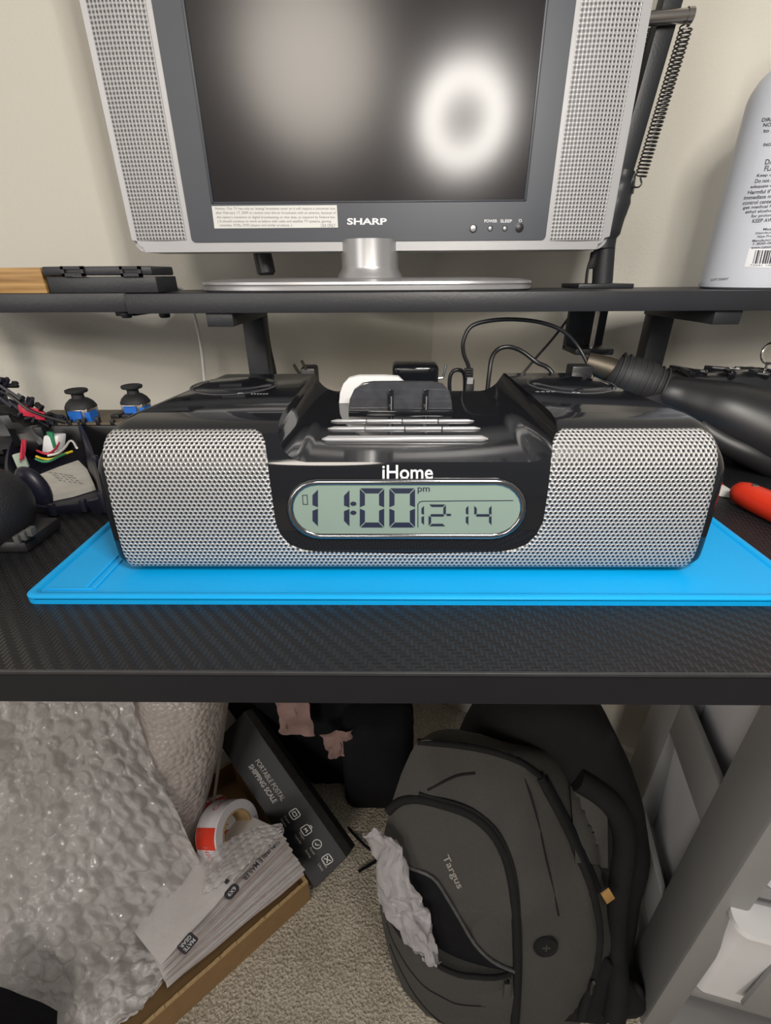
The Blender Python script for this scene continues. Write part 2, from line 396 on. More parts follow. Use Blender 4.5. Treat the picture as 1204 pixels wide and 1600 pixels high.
# ------------------------------------------------------------------ the setting
FLOOR = -76.0
CORN = Vector((7.0, 84.0)); TW = math.radians(30)
def wall(name, sgn):
    d = Vector((sgn*math.cos(TW), -math.sin(TW))); n = Vector((sgn*math.sin(TW), math.cos(TW)))
    a = CORN; b = CORN + d*230; c = b + n*8; e = a + n*8 if sgn < 0 else a + n*8
    bm = B(); prism(bm, [(a.x, a.y), (b.x, b.y), (c.x, c.y), (e.x, e.y)], lambda x, y, z: Vector((x, y, z)), FLOOR-1, 175)
    tag(obj(name, bm, M_['wall'], smooth=0), kind='structure')
    bm = B(); k = n*(-1.3); a2, b2 = a, b
    prism(bm, [(a2.x, a2.y), (b2.x, b2.y), (b2.x+k.x, b2.y+k.y), (a2.x+k.x - sgn*0.02, a2.y+k.y)], lambda x, y, z: Vector((x, y, z)), FLOOR, FLOOR+9)
    tag(obj('baseboard_'+name[5:], bm, M_['trim'], smooth=0), kind='structure')
wall('wall_left', -1); wall('wall_right', 1)
bm = B(); box(bm, -260, 260, -330, 110, FLOOR-3, FLOOR); tag(obj('floor', bm, M_['carpet'], smooth=0), kind='structure')

def wall_y(x, sgn): return CORN.y - abs(x - CORN.x)*math.tan(TW)

# ------------------------------------------------------------------ desk
DF = 15.4
desk = thing('desk', 'black desk with embossed carbon fibre pattern top and square front edge', 'desk', (0, 40, FLOOR))
plan = [(-62, DF), (62, DF), (62, 50.5), (42, 62), (-26, 62), (-62, 42)]
bm = B(); prism(bm, plan, lambda x, y, z: Vector((x, y, z)), -0.12, 0.0)
obj('desk_top_surface', bm, M_['carbon'], desk, smooth=0)
bm = B(); prism(bm, [(x, y) for x, y in plan], lambda x, y, z: Vector((x, y + (0.02 if y == DF else 0), z)), -2.0, -0.12)
obj('desk_board', bm, mat('matt_black_board', (0.011, 0.011, 0.015), 0.5, spec=0.25, noise_amt=0.2), desk, smooth=0)
bm = B(); box(bm, -62, 62, DF-0.06, DF+0.10, -0.16, 0.035, 0.03, 1)
obj('edge_band', bm, mat('worn_edge_band', (0.03, 0.03, 0.034), 0.35, noise_amt=0.4, nscale=80), desk)
for x, y in ((-58.5, 18), (59, 17.8)):
    bm = B(); box(bm, x-3, x+3, y-2, y+2, FLOOR, -2.0, 0.3)
    obj('leg', bm, M_['metalblack'], desk)

# ------------------------------------------------------------------ monitor shelves
ST, SB, SF = 14.65, 13.0, 46.0
sh = thing('monitor_shelf', 'long black monitor riser shelf carrying the television and bottle', 'shelf', (12, 53, 0))
bm = B(); box(bm, -24.2, 48, SF, 60, SB, ST, 0.06); obj('shelf_board', bm, M_['shelf'], sh)
for xb in (px(340, 495, Y=SF).x, px(1143, 490, Y=SF).x):
    bm = B(); box(bm, xb-1.25, xb+1.25, SF+0.4, 59.5, SB-1.2, SB, 0.1); obj('bracket_bar', bm, M_['metalblack'], sh)
    bm = B(); box(bm, xb-1.15, xb+1.25, 57.2, 59.3, 0, SB-1.2, 0.1); obj('leg', bm, M_['metalblack'], sh)
    bm = B(); box(bm, xb-1.25, xb+1.25, 52, 59.6, 0, 0.35, 0.1); obj('foot', bm, M_['metalblack'], sh)
for u in (195, 255):
    p = px(u, 489, Y=SF+1.2); bm = B(); lathe(bm, [(0, SB-0.45), (0.4, SB-0.45), (0.5, SB-0.3), (0.5, SB), (0, SB)], 14, c=(p.x, SF+1.4, 0))
    obj('screw_cap', bm, M_['black'], sh)
sl = thing('side_shelf', 'short black shelf section left of the main riser holding wood block', 'shelf', (-34, 49, 0))
bm = B(); box(bm, -44, -24.35, SF+0.6, 52.6, SB+0.1, ST+0.05, 0.06); obj('shelf_board', bm, M_['shelf'], sl)
for x in (-42.5,):
    bm = B(); box(bm, x-1, x+1, 48, 50, 0, SB+0.1, 0.1); obj('leg', bm, M_['metalblack'], sl)
bm = B(); box(bm, -26.6, -24.6, 48.2, 52.2, SB-0.35, SB+0.1, 0.1); obj('joining_plate', bm, M_['metalblack'], sl)

# ------------------------------------------------------------------ blue mat
mt = thing('silicone_mat', 'bright blue silicone work mat lying under the clock radio', 'mat', (1.5, 34, 0))
MX0, MX1, MY0, MY1 = px(30, 940, Z=0.3).x, 23.1, px(500, 945, Z=0.0).y, 50.0
bm = B(); prism(bm, rrect(MX0, MX1, MY0, MY1, 0.7), lambda x, y, z: Vector((x, y, z)), 0.0, 0.34)
obj('base_sheet', bm, M_['mat'], mt, smooth=30)
bm = B(); o = rrect(MX0, MX1, MY0, MY1, 0.7); i = rrect(MX0+0.55, MX1-0.55, MY0+0.55, MY1-0.55, 0.4)
o2 = rrect(MX0+0.12, MX1-0.12, MY0+0.12, MY1-0.12, 0.65); i2 = rrect(MX0+0.42, MX1-0.42, MY0+0.42, MY1-0.42, 0.45)
rings = [[bm.verts.new((x, y, z)) for x, y in poly] for poly, z in ((o, 0.3), (o, 0.42), (o2, 0.5), (i2, 0.5), (i, 0.34))]
for a, b in zip(rings, rings[1:]):
    for k in range(len(a)): bm.faces.new((a[k], a[(k+1) % len(a)], b[(k+1) % len(a)], b[k]))
obj('raised_rim', bm, M_['mat'], mt, smooth=50)
for x in (MX0+3.0, MX0+3.5):
    bm = B(); box(bm, x-0.09, x+0.09, MY0+0.9, 46, 0.3, 0.42, 0.05); obj('divider_ridge', bm, M_['mat'], mt)
for y in (MY0+0.9,):
    bm = B(); box(bm, MX0+0.8, MX0+3.5, y-0.08, y+0.08, 0.3, 0.42, 0.05); obj('divider_ridge', bm, M_['mat'], mt)

# ------------------------------------------------------------------ clock radio
FRONT = [(24.0, .46), (23.2, .5), (22.9, .8), (22.8, 1.6), (22.86, 3.2), (22.98, 5.0), (23.16, 6.4), (23.34, 7.1), (23.7, 7.7), (24.2, 8.15), (24.75, 8.5), (25.45, 8.84), (26.5, 9.0)]
FP = [(p.x, p.y) for p in catmull([Vector((a, b, 0)) for a, b in FRONT], 8)]
FSUM = [0.0]
for a, b in zip(FP, FP[1:]): FSUM.append(FSUM[-1] + math.hypot(b[0]-a[0], b[1]-a[1]))
def FS(x, s, d=0.0):
    s = min(max(s, 0), FSUM[-1]-1e-4); k = 0
    while FSUM[k+1] < s: k += 1
    t = (s-FSUM[k])/(FSUM[k+1]-FSUM[k]); a, b = FP[k], FP[k+1]
    def nn(k):
        a, b = FP[max(k-1, 0)], FP[min(k+1, len(FP)-1)]; v = Vector((-(b[1]-a[1]), (b[0]-a[0]))).normalized(); return v
    n = (nn(k)*(1-t) + nn(k+1)*t).normalized()
    return Vector((x, a[0]*(1-t)+b[0]*t + n.x*d, a[1]*(1-t)+b[1]*t + n.y*d))
def front_xs(u, v):
    d = ray(u, v); best = None
    for k in range(len(FP)-1):
        a, b = FP[k], FP[k+1]; ny, nz = -(b[1]-a[1]), b[0]-a[0]
        den = d.y*ny + d.z*nz
        if abs(den) < 1e-9: continue
        t = ((a[0]-CAM.y)*ny + (a[1]-CAM.z)*nz)/den; p = CAM + d*t
        L2 = (b[0]-a[0])**2 + (b[1]-a[1])**2
        q = ((p.y-a[0])*(b[0]-a[0]) + (p.z-a[1])*(b[1]-a[1]))/L2
        if -0.001 <= q <= 1.001 and (best is None or t < best[0]):
            best = (t, p.x, FSUM[k] + q*math.sqrt(L2))
    return (best[1], best[2]) if best else None
def on_front(u, v, d=0.0):
    h = front_xs(u, v); return FS(h[0], h[1], d)
XL = front_xs(144, 735)[0]; XR = front_xs(1141, 735)[0]; XM = (XL+XR)/2; HW = (XR-XL)/2
rad = thing('clock_radio', 'glossy black clock radio dock with silver perforated speaker grilles on blue mat', 'clock radio', (XM, 31, 0.5))
def radio_body():
    back = [(38.2, 9.0), (38.9, 8.85), (39.3, 8.4), (39.4, 7.5), (39.2, 2.0), (38.8, 1.0), (38.0, .5)]
    prof = [Vector((a, b)) for a, b in FP[::2] + back]
    n = len(prof); nrm = []
    for i in range(n):
        t = (prof[(i+1) % n] - prof[i-1]).normalized(); nrm.append(Vector((-t.y, t.x)))   # outward
    cen = Vector((31, 4.7))
    for i in range(n):
        if nrm[i].dot(prof[i]-cen) < 0: nrm[i] = -nrm[i]
    b = B(); R = 1.5; secs = []
    for k in range(9): a = k/8*PI/2; secs.append((-HW + R*(1-math.sin(a)), R*(1-math.cos(a))))
    secs = [(-HW + R*(1-math.cos(k/8*PI/2)), R*(1-math.sin(k/8*PI/2))) for k in range(9)]
    secs += [(-HW*0.5, 0), (0, 0), (HW*0.5, 0)] + [(-x, d) for x, d in secs[::-1]]
    rings = []
    for x, d in secs:
        ring = []
        for p, q in zip(prof, nrm):
            pp = p - Vector((q.x*d*(0.30 if q.x < 0 else 1.0), q.y*d)); tp = 1 - 0.11*max(0, (pp.x-25)/14.4)
            ring.append(b.verts.new((XM + x*tp, pp.x, pp.y)))
        rings.append(ring)
    for a, c in zip(rings, rings[1:]):
        for i in range(n): b.faces.new((a[i], a[(i+1) % n], c[(i+1) % n], c[i]))
    b.faces.new(rings[0]); b.faces.new(rings[-1][::-1])
    bmesh.ops.recalc_face_normals(b, faces=b.faces)
    return b
TX0, TX1 = px(436, 664, Y=25.2).x, px(868, 664, Y=25.2).x
def trough_cutter():
    b = B(); R = 1.75; sec = [(TX0-0.25, 12)]
    for k in range(9): a = math.radians(180 + 90*k/8*0.98); sec.append((TX0+R + R*math.cos(a), 7.02+R + R*math.sin(a)))
    for k in range(9): a = math.radians(272 + 90*k/8*0.98); sec.append((TX1-R + R*math.cos(a), 7.02+R + R*math.sin(a)))
    sec.append((TX1+0.25, 12))
    ys = (18, 46); A = [[b.verts.new((x, y, z + (0.0 if y < 30 else 0.42))) for x, z in sec] for y in ys]
    n = len(sec)
    for i in range(n): b.faces.new((A[0][i], A[0][(i+1) % n], A[1][(i+1) % n], A[1][i]))
    b.faces.new(A[0][::-1]); b.faces.new(A[1]); bmesh.ops.recalc_face_normals(b, faces=b.faces)
    return b
def boolean(b1, b2):
    oo = []
    for b in (b1, b2):
        me = bpy.data.meshes.new('t'); b.to_mesh(me); b.free(); o = bpy.data.objects.new('t', me); C.objects.link(o); oo.append(o)
    m = oo[0].modifiers.new('b', 'BOOLEAN'); m.operation = 'DIFFERENCE'; m.object = oo[1]; m.solver = 'EXACT'
    dg = bpy.context.evaluated_depsgraph_get(); dg.update()
    me = bpy.data.meshes.new_from_object(oo[0].evaluated_get(dg)); out = bmesh.new(); out.from_mesh(me)
    for o in oo: bpy.data.objects.remove(o)
    return out
obj('body', boolean(radio_body(), trough_cutter()), M_['gloss'], rad, smooth=28)
def interp(tab, s):
    tab = sorted(tab)
    if s <= tab[0][0]: return tab[0][1]
    for a, b in zip(tab, tab[1:]):
        if a[0] <= s <= b[0]: return a[1] + (b[1]-a[1])*((s-a[0])/max(b[0]-a[0], 1e-6))
    return tab[-1][1]
def stab(l): return [(h[1], h[0]) for h in (front_xs(u, v) for u, v in l)]
GL = stab([(178, 671), (168, 680), (163, 692), (161, 705), (168, 755), (180, 815), (191, 858), (198, 875), (208, 885)])
GLI = stab([(398, 671), (408, 677), (414, 690), (418, 720), (424, 770), (430, 815), (438, 835), (452, 850), (474, 859), (500, 862), (640, 863.5)])
GRr = stab([(1096, 671), (1110, 679), (1117, 692), (1120, 705), (1115, 755), (1101, 815), (1088, 858), (1080, 875), (1069, 885)])
GRI = stab([(878, 671), (868, 677), (863, 690), (860, 720), (855, 770), (848, 815), (838, 835), (823, 850), (800, 859), (776, 862), (640, 863.5)])
s0 = front_xs(640, 885)[1]; s1 = front_xs(300, 671)[1]
for outer, inner in ((GL, GLI), (GRr, GRI)):
    bm = B(); NR, NC = 90, 64; g = []
    for j in range(NR+1):
        s = s0 + (s1-s0)*j/NR; a, b_ = interp(outer, s), interp(inner, s); row = []
        for i in range(NC+1):
            t = i/NC; e = min(j, NR-j)/2.0
            if t < 0.5: e = min(e, i/1.5)
            elif s > inner[-1][0]+0.05: e = min(e, (NC-i)/1.5)
            row.append(bm.verts.new(FS(a + (b_-a)*t, s, 0.015 + 0.07*min(1, e))))
        g.append(row)
    for j in range(NR):
        for i in range(NC): bm.faces.new((g[j][i], g[j][i+1], g[j+1][i+1], g[j+1][i]))
    def uvf(co):
        best = min(range(len(FP)), key=lambda k: (FP[k][0]-co.y)**2 + (FP[k][1]-co.z)**2)
        k = min(best, len(FP)-2); k = max(k-1, 0) if best > 0 and (co.y-FP[best][0])*(FP[k+1][0]-FP[best][0]) + (co.z-FP[best][1])*(FP[k+1][1]-FP[best][1]) < 0 else k
        a, b = FP[k], FP[k+1]; L2 = (b[0]-a[0])**2 + (b[1]-a[1])**2
        q = ((co.y-a[0])*(b[0]-a[0]) + (co.z-a[1])*(b[1]-a[1]))/L2
        return (co.x, FSUM[k] + q*math.sqrt(L2))
    obj('speaker_grille', bm, M_['grille'], rad, smooth=60, uvf=uvf, label='silver perforated speaker grille')
# display window
def stadium(x0, x1, y0, y1, n=12):
    r = (y1-y0)/2; out = []
    for k in range(n+1): t = math.radians(-90 + 180*k/n); out.append((x1-r + r*math.cos(t), (y0+y1)/2 + r*math.sin(t)))
    for k in range(n+1): t = math.radians(90 + 180*k/n); out.append((x0+r + r*math.cos(t), (y0+y1)/2 + r*math.sin(t)))
    return out
lc = [front_xs(458, 795)[0], front_xs(812, 795)[0], front_xs(640, 833)[1], front_xs(640, 757)[1]]
oval = stadium(*lc)
bm = B(); pts = [FS(x, s, 0.10) for x, s in oval]; cpt = bm.verts.new(FS((lc[0]+lc[1])/2, (lc[2]+lc[3])/2, 0.10))
vv = [bm.verts.new(p) for p in pts]; inn = [bm.verts.new(FS((lc[0]+lc[1])/2 + (x-(lc[0]+lc[1])/2)*0.55, (lc[2]+lc[3])/2 + (s-(lc[2]+lc[3])/2)*0.5, 0.10)) for x, s in oval]
n = len(vv)
for k in range(n):
    bm.faces.new((vv[k], vv[(k+1) % n], inn[(k+1) % n], inn[k])); bm.faces.new((inn[k], inn[(k+1) % n], cpt))
disp = obj('display', bm, M_['lcd'], rad, smooth=60, label='grey green liquid crystal time display')
bm = B(); den = []
for k in range(len(oval)):
    a, b = oval[k], oval[(k+1) % len(oval)]; m = max(1, int(math.hypot(b[0]-a[0], b[1]-a[1])/0.5))
    den += [(a[0]+(b[0]-a[0])*j/m, a[1]+(b[1]-a[1])*j/m) for j in range(m)]
cx_, cs_ = (lc[0]+lc[1])/2, (lc[2]+lc[3])/2
secs = [(-0.02, 0.09), (0.02, 0.16), (0.12, 0.22), (0.24, 0.20), (0.34, 0.10), (0.36, 0.0)]
rg = []
for x, s in den:
    rr = (lc[3]-lc[2])/2; xc = min(max(x, lc[0]+rr), lc[1]-rr); dv = Vector((x-xc, s-cs_)).normalized()
    rg.append([bm.verts.new(FS(x + dv.x*o_, s + dv.y*o_, d_)) for o_, d_ in secs])
for k in range(len(rg)):
    a, b = rg[k], rg[(k+1) % len(rg)]
    for j in range(len(secs)-1): bm.faces.new((a[j], a[j+1], b[j+1], b[j]))
obj('display_bezel', bm, M_['darkchrome'], rad, smooth=60, label='chrome rim around the display')
def seg_digit(bm, x0, x1, y0, y1, segs, w):
    ym = (y0+y1)/2; g = 1.0
    P = {'a': [(x0+g, y0), (x1-g, y0), (x1-g-w, y0+w), (x0+g+w, y0+w)], 'd': [(x0+g, y1), (x1-g, y1), (x1-g-w, y1-w), (x0+g+w, y1-w)],
         'g': [(x0+w*.6, ym), (x0+w, ym-w/2), (x1-w, ym-w/2), (x1-w*.6, ym), (x1-w, ym+w/2), (x0+w, ym+w/2)],
         'f': [(x0, y0+g), (x0+w, y0+g+w), (x0+w, ym-g-w*.4), (x0, ym-g)], 'e': [(x0, y1-g), (x0+w, y1-g-w), (x0+w, ym+g+w*.4), (x0, ym+g)],
         'b': [(x1, y0+g), (x1-w, y0+g+w), (x1-w, ym-g-w*.4), (x1, ym-g)], 'c': [(x1, y1-g), (x1-w, y1-g-w), (x1-w, ym+g+w*.4), (x1, ym+g)]}
    for s in segs: bm.faces.new([bm.verts.new(on_front(x, y, 0.115)) for x, y in P[s]])
for (x0, x1, y0, y1, sg, w) in ((464, 497, 763, 822, 'bc', 8.5), (514, 546, 764, 822, 'bc', 8.5), (562, 600, 762, 823, 'abcdef', 8), (608, 648, 762, 823, 'abcdef', 8),
                               (642, 662, 788, 820, 'bc', 4), (669, 696, 787, 821, 'abged', 4), (712, 731, 788, 820, 'bc', 4), (740, 767, 788, 820, 'fgbc', 4)):
    bm = B(); seg_digit(bm, x0, x1, y0, y1, sg, w); obj('display_digit', bm, M_['ink'], disp, smooth=0)
bm = B()
for y in (786, 800): bm.faces.new([bm.verts.new(on_front(552 + 5*math.cos(a*PI/5), y + 3.5*math.sin(a*PI/5), 0.115)) for a in range(10)])
obj('display_colon', bm, M_['ink'], disp, smooth=0)
bm = B(); bm.faces.new([bm.verts.new(on_front(x, y, 0.115)) for x, y in ((697, 801.5), (704, 801.5), (704, 805), (697, 805))])
def line(bm, pts, w, f):
    for (a, b) in zip(pts, pts[1:]):
        t = Vector((b[0]-a[0], b[1]-a[1])).normalized(); n = Vector((-t.y, t.x))*w/2; t = t*w*0.5
        bm.faces.new([bm.verts.new(f(p[0]+q.x, p[1]+q.y)) for p, q in ((a, -t-n), (b, t-n), (b, t+n), (a, -t+n))])
f_lcd = lambda x, y: on_front(x, y, 0.115)
obj('display_dash', bm, M_['ink'], disp, smooth=0); bm = B()
line(bm, [(652.5, 822), (652.5, 787), (655, 783.5), (660, 782), (730, 781.5), (800, 781)], 1.3, f_lcd)
line(bm, [(474, 787), (473, 773), (480, 772.5), (481, 787), (474, 787)], 1.2, f_lcd)
text(bm, 'pm', lambda x, y: on_front(x, -y, 0.115), w=19, h=10, cx=661.5, cy=-765.5, bold=0.01)
tag(obj('display_marks', bm, M_['ink'], disp, smooth=0), kind='stuff')
bm = B(); text(bm, 'iHome', lambda x, y: on_front(x, -y, 0.03), w=79, h=22, cx=636.5, cy=-737.5, bold=0.012)
obj('lettering', bm, M_['white'], rad, smooth=0)
# top round buttons
for u, v, tx in ((366, 602, 'VIDAMAX'), (891, 600, '')):
    c = px(u, v, Z=9.0); c.z = 9.0
    bm = B(); lathe(bm, [(0, 0.16), (2.2, 0.15), (2.75, 0.1), (2.85, 0.0), (2.85, -0.2)], 40, c=c); bt = obj('top_button', bm, M_['gloss'], rad, smooth=50)
    bm = B(); lathe(bm, [(2.90, -0.05), (2.93, 0.03), (2.98, 0.04), (3.03, 0.02), (3.05, -0.05)], 40, c=c); obj('button_ring', bm, M_['buttonring'], bt, smooth=60)
c = px(405, 615.5, Z=9.0)
bm = B()
for k in range(6): box(bm, c.x-0.55+k*0.2, c.x-0.42+k*0.2, c.y-0.08, c.y+0.08, 8.99, 9.02)
for k in range(4): box(bm, px(848, 612, Z=9).x-0.5+k*0.35, px(848, 612, Z=9).x-0.25+k*0.35, px(848, 612, Z=9).y-0.06, px(848, 612, Z=9).y+0.06, 8.99, 9.02)
tag(obj('printed_marks', bm, M_['grey_print'], rad, smooth=0), kind='stuff')
# dock cradle: rows of silver keys
def key(u0, u1, v, r, zf=7.16, taperl=False, taperr=False):
    a, b = px(u0, v, Z=zf), px(u1, v, Z=zf); y = (a.y+b.y)/2; z = 7.02 + 0.42*max(0, (y-18)/28) + r*0.35
    g = 0.03; pts = [Vector((a.x+g, y, z)), Vector((a.x+g+0.05, y, z)), Vector((b.x-g-0.05, y, z)), Vector((b.x-g, y, z))]; rs = [r*0.9, r, r, r*0.9]
    if taperl: pts = [Vector((a.x, y, z)), Vector((a.x+0.4, y, z))] + pts[2:]; rs[0] = r*0.25
    if taperr: pts = pts[:2] + [Vector((b.x-0.4, y, z)), Vector((b.x, y, z))]; rs[3] = r*0.25
    bm = B(); tube(bm, pts, rs, 12); return obj('dock_key', bm, M_['button'], rad, smooth=50)
e1 = (517, 572, 628, 684, 740); e2 = (512, 570, 632, 690, 750)
for k in range(4): key(e1[k], e1[k+1], 660, 0.13, taperl=k == 0, taperr=k == 3)
for k in range(4): key(e2[k], e2[k+1], 671.5, 0.145, taperl=k == 0, taperr=k == 3)
kb = key(503, 762, 688, 0.23, taperl=True, taperr=True)
# dock back plate
DY = 33.2
outl = [(546, 656), (544, 640), (546, 624), (553, 609), (566, 600), (582, 597.5), (630, 597), (678, 597.5), (692, 601), (702, 612), (706, 630), (707, 656)]
bm = B(); fr = [px(u, v, Y=DY) for u, v in outl]
a = [bm.verts.new(p) for p in fr]; b = [bm.verts.new(p + Vector((0, 0.5, 0))) for p in fr]
bm.faces.new(a); bm.faces.new(b[::-1])
for k in range(len(a)): bm.faces.new((a[k], a[(k+1) % len(a)], b[(k+1) % len(a)], b[k]))
bmesh.ops.bevel(bm, geom=[e for e in bm.edges if all(v.co.y < DY+0.01 for v in e.verts)], offset=0.08, segments=2, affect='EDGES')
dp = obj('dock_plate', bm, mat('smoky_plastic', (0.05, 0.052, 0.06), 0.22, noise_amt=0.5, nscale=120, coat=0.5), rad, smooth=40)
for u in (610, 665):
    t0, t1 = px(u, 607, Y=DY), px(u, 668, Y=DY-0.6)
    bm = B(); box(bm, t0.x-0.2, t0.x+0.2, DY-0.25, DY+0.05, 7.15, t0.z, 0.08); obj('dock_rib', bm, M_['gloss'], dp)
    bm = B(); tube(bm, [Vector((t0.x+0.05, DY-0.3, 7.2)), Vector((t0.x+0.05, DY-0.3, t0.z-0.5))], 0.05, 6); obj('rib_edge', bm, M_['silvdark'], dp)
p0 = px(545, 648, Y=DY-0.4); p1 = px(706, 657, Y=DY-0.4)
bm = B(); box(bm, p0.x, p1.x, DY-0.7, DY, 7.1, 7.45, 0.06); obj('dock_step', bm, M_['gloss'], dp)
for x, y in ((XM-13, 26), (XM+13, 26), (XM-11, 37.5), (XM+11, 37.5)):
    bm = B(); lathe(bm, [(0, 0.33), (0.6, 0.33), (0.6, 0.55), (0, 0.55)], 14, c=(x, y, 0)); obj('rubber_foot', bm, M_['rubber'], rad)

# ------------------------------------------------------------------ television
TY = 53.0
tvl, tvr = px(207, 380, Y=TY).x, px(950, 380, Y=TY).x; tvb = px(580, 392, Y=TY).z; tvt = tvb + 31.0
tcx = (tvl+tvr)/2
tv = thing('television', 'silver flat panel television with side speakers standing on the shelf', 'television', (tcx, TY+1, ST))
fTV = lambda x, z, d: Vector((x, TY + d, z))
bm = B(); prism(bm, rrect(tvl, tvr, tvb, tvt, 1.1, 8), fTV, 0.0, 4.5)
bmesh.ops.bevel(bm, geom=[e for e in bm.edges if all(v.co.y < TY+0.01 for v in e.verts)], offset=0.45, segments=4, affect='EDGES')
obj('cabinet', bm, M_['silver'], tv, smooth=40)
bm = B(); prism(bm, rrect(tvl+4, tvr-4, tvb+3, tvt-3, 2.0, 6), fTV, 4.5, 8.5); obj('rear_cover', bm, M_['black'], tv, smooth=40)
bzl, bzr, bzb = px(300, 376, Y=TY).x, px(851, 374, Y=TY).x, px(580, 377, Y=TY).z
bzt = tvt - 1.0
bm = B(); prism(bm, rrect(bzl, bzr, bzb, bzt, 0.35, 4), fTV, -0.12, 0.3); bez = obj('screen_bezel', bm, M_['bezel'], tv, smooth=40)
scl, scr, scb = px(334, 312, Y=TY).x, px(817, 314, Y=TY).x, px(580, 314, Y=TY).z; sct = bzt - 2.2
bm = B(); box(bm, scl, scr, TY-0.14, TY+0.1, scb, sct); obj('screen', bm, M_['screen'], tv, smooth=0, label='dark matt screen with a blurred ring reflection')
for x0, x1, z0, z1 in ((scl-0.25, scl, scb-0.1, sct), (scr, scr+0.25, scb-0.1, sct)):
    bm = B(); box(bm, x0, x1, TY-0.3, TY, z0, z1, 0.06); obj('screen_edge', bm, M_['bezel'], tv)
bm = B(); box(bm, scl-0.25, scr+0.25, TY-0.22, TY, scb-0.14, scb, 0.05); obj('screen_edge', bm, M_['bezel'], tv)
for ua, ub in ((214, 291), (858, 938)):
    xa, xb_ = px(ua, 374, Y=TY).x, px(ub, 374, Y=TY).x; z0 = px(ua, 376, Y=TY).z
    xa2, xb2 = xa, xb_
    bm = B(); grid(bm, lambda a, b: Vector((xa + (xb_-xa)*a, TY-0.06-0.14*math.sin(PI*a), z0 + (bzt-z0)*b)), 12, 2)
    obj('speaker_grille', bm, M_['tvgrille'], tv, smooth=60, uvf=lambda co: (co.x-xa2, co.z-z0))
fT = lambda x, y: px(x, -y, Y=TY-0.135)
bm = B(); q = [px(u, v, Y=TY-0.13) for u, v in ((335, 357), (330.5, 322), (526, 320.5), (528, 355.5))]
bm.faces.new([bm.verts.new(p) for p in q[::-1]]); b2 = bmesh.ops.extrude_face_region(bm, geom=bm.faces[:])
bmesh.ops.translate(bm, verts=[v for v in b2['geom'] if isinstance(v, bmesh.types.BMVert)], vec=(0, -0.012, 0))
lab = obj('notice_label', bm, M_['sticker'], tv, smooth=0, label='white notice label with five lines of print')
fL = lambda x, y: px(x, -y, Y=TY-0.15)
bm = B()
for k, (s, x0, x1, y) in enumerate((("Notice: This TV has only an 'analog' broadcast tuner so it will require a converter box", 336, 524, 326.3),
    ("after February 17, 2009 to receive over-the-air broadcasts with an antenna, because of", 337, 524.5, 333),
    ("the nation's transition to digital broadcasting on that date, as required by Federal law.", 338.5, 524, 339.8),
    ("( It should continue to work as before with cable and satellite TV systems, gaming", 340, 517, 346.2),
    ("consoles, VCRs, DVD players and similar products. )", 343, 456, 352.4), ("USA ONLY", 501, 524, 352.2))):
    text(bm, s, fL, w=x1-x0, h=5.2, cx=x0, cy=-y, align='l', bold=0.012)
obj('lettering', bm, M_['grey_print'], lab, smooth=0)
bm = B(); text(bm, 'SHARP', fT, w=62, h=10.5, cx=573, cy=-346, bold=0.03); obj('lettering', bm, M_['white'], tv, smooth=0)
bm = B(); text(bm, 'POWER', fT, w=20, h=4.8, cx=766.5, cy=-345.3, bold=0.01); text(bm, 'SLEEP', fT, w=18, h=4.8, cx=790.5, cy=-345.3, bold=0.01)
line(bm, [(811, -347), (810.5, -343), (814, -342.5), (814.5, -346.5), (811, -347)], 0.8, lambda x, y: px(x, -y, Y=TY-0.135))
obj('lettering', bm, M_['white'], tv, smooth=0)
for u, v, r, m in ((739, 357, 0.30, 'silvdark'), (765.5, 357, 0.2, 'silvdark'), (788.5, 357, 0.2, 'silvdark'), (811, 356, 0.33, 'black')):
    c = px(u, v, Y=TY-0.13); Mx = Matrix.Translation(c) @ Matrix.Rotation(PI/2, 4, 'X')
    bm = B(); lathe(bm, [(r*1.25, -0.02), (r*1.25, 0.03), (r, 0.05), (r*0.95, 0.0)], 16, Mx); kn = obj('button_collar', bm, M_['black'], tv, smooth=50)
    bm = B(); lathe(bm, [(r*0.95, -0.03), (r*0.9, 0.04), (r*0.5, 0.07), (0, 0.08)], 14, Mx); obj('button', bm, M_[m], kn, smooth=60)
nx = px(577, 420, Y=TY).x
nr = (px(624, 410, Y=TY-2).x - px(530, 410, Y=TY-2).x)/2
bm = B(); lathe(bm, [(nr, tvb+1.0), (nr, ST+2.2), (nr+0.05, ST+1.9), (nr+0.35, ST+1.45), (nr+0.5, ST+1.1), (0, ST+1.0)], 40, c=(nx, TY+1.2, 0))
obj('neck', bm, M_['silvdark'], tv, smooth=50)
bl, br = px(326, 442, Y=TY).x, px(823, 442, Y=TY).x; by0, by1 = SF+0.6, 59.4
bm = B()
def sup(x0, x1, y0, y1, n=48, e=3.2):
    out = []
    for k in range(n):
        t = 2*PI*k/n; c_, s_ = math.cos(t), math.sin(t)
        out.append(((x0+x1)/2 + (x1-x0)/2*math.copysign(abs(c_)**(2/e), c_), (y0+y1)/2 + (y1-y0)/2*math.copysign(abs(s_)**(2/e), s_)))
    return out
lay = [(0.25, 0.0), (0.0, 0.18), (0.0, 0.45), (0.14, 0.5), (0.12, 0.58), (-0.05, 0.66), (0.0, 0.86), (1.2, 1.05), (4.0, 1.15), (6, 1.18)]
rings = [[bm.verts.new((x, y, ST + z)) for x, y in sup(bl+d, br-d, by0+d, by1-d)] for d, z in lay]
for a, b in zip(rings, rings[1:]):
    for k in range(len(a)): bm.faces.new((a[k], a[(k+1) % len(a)], b[(k+1) % len(a)], b[k]))
bm.faces.new(rings[0][::-1]); bm.faces.new(rings[-1]); obj('stand_base', bm, M_['silvdark'], tv, smooth=45)
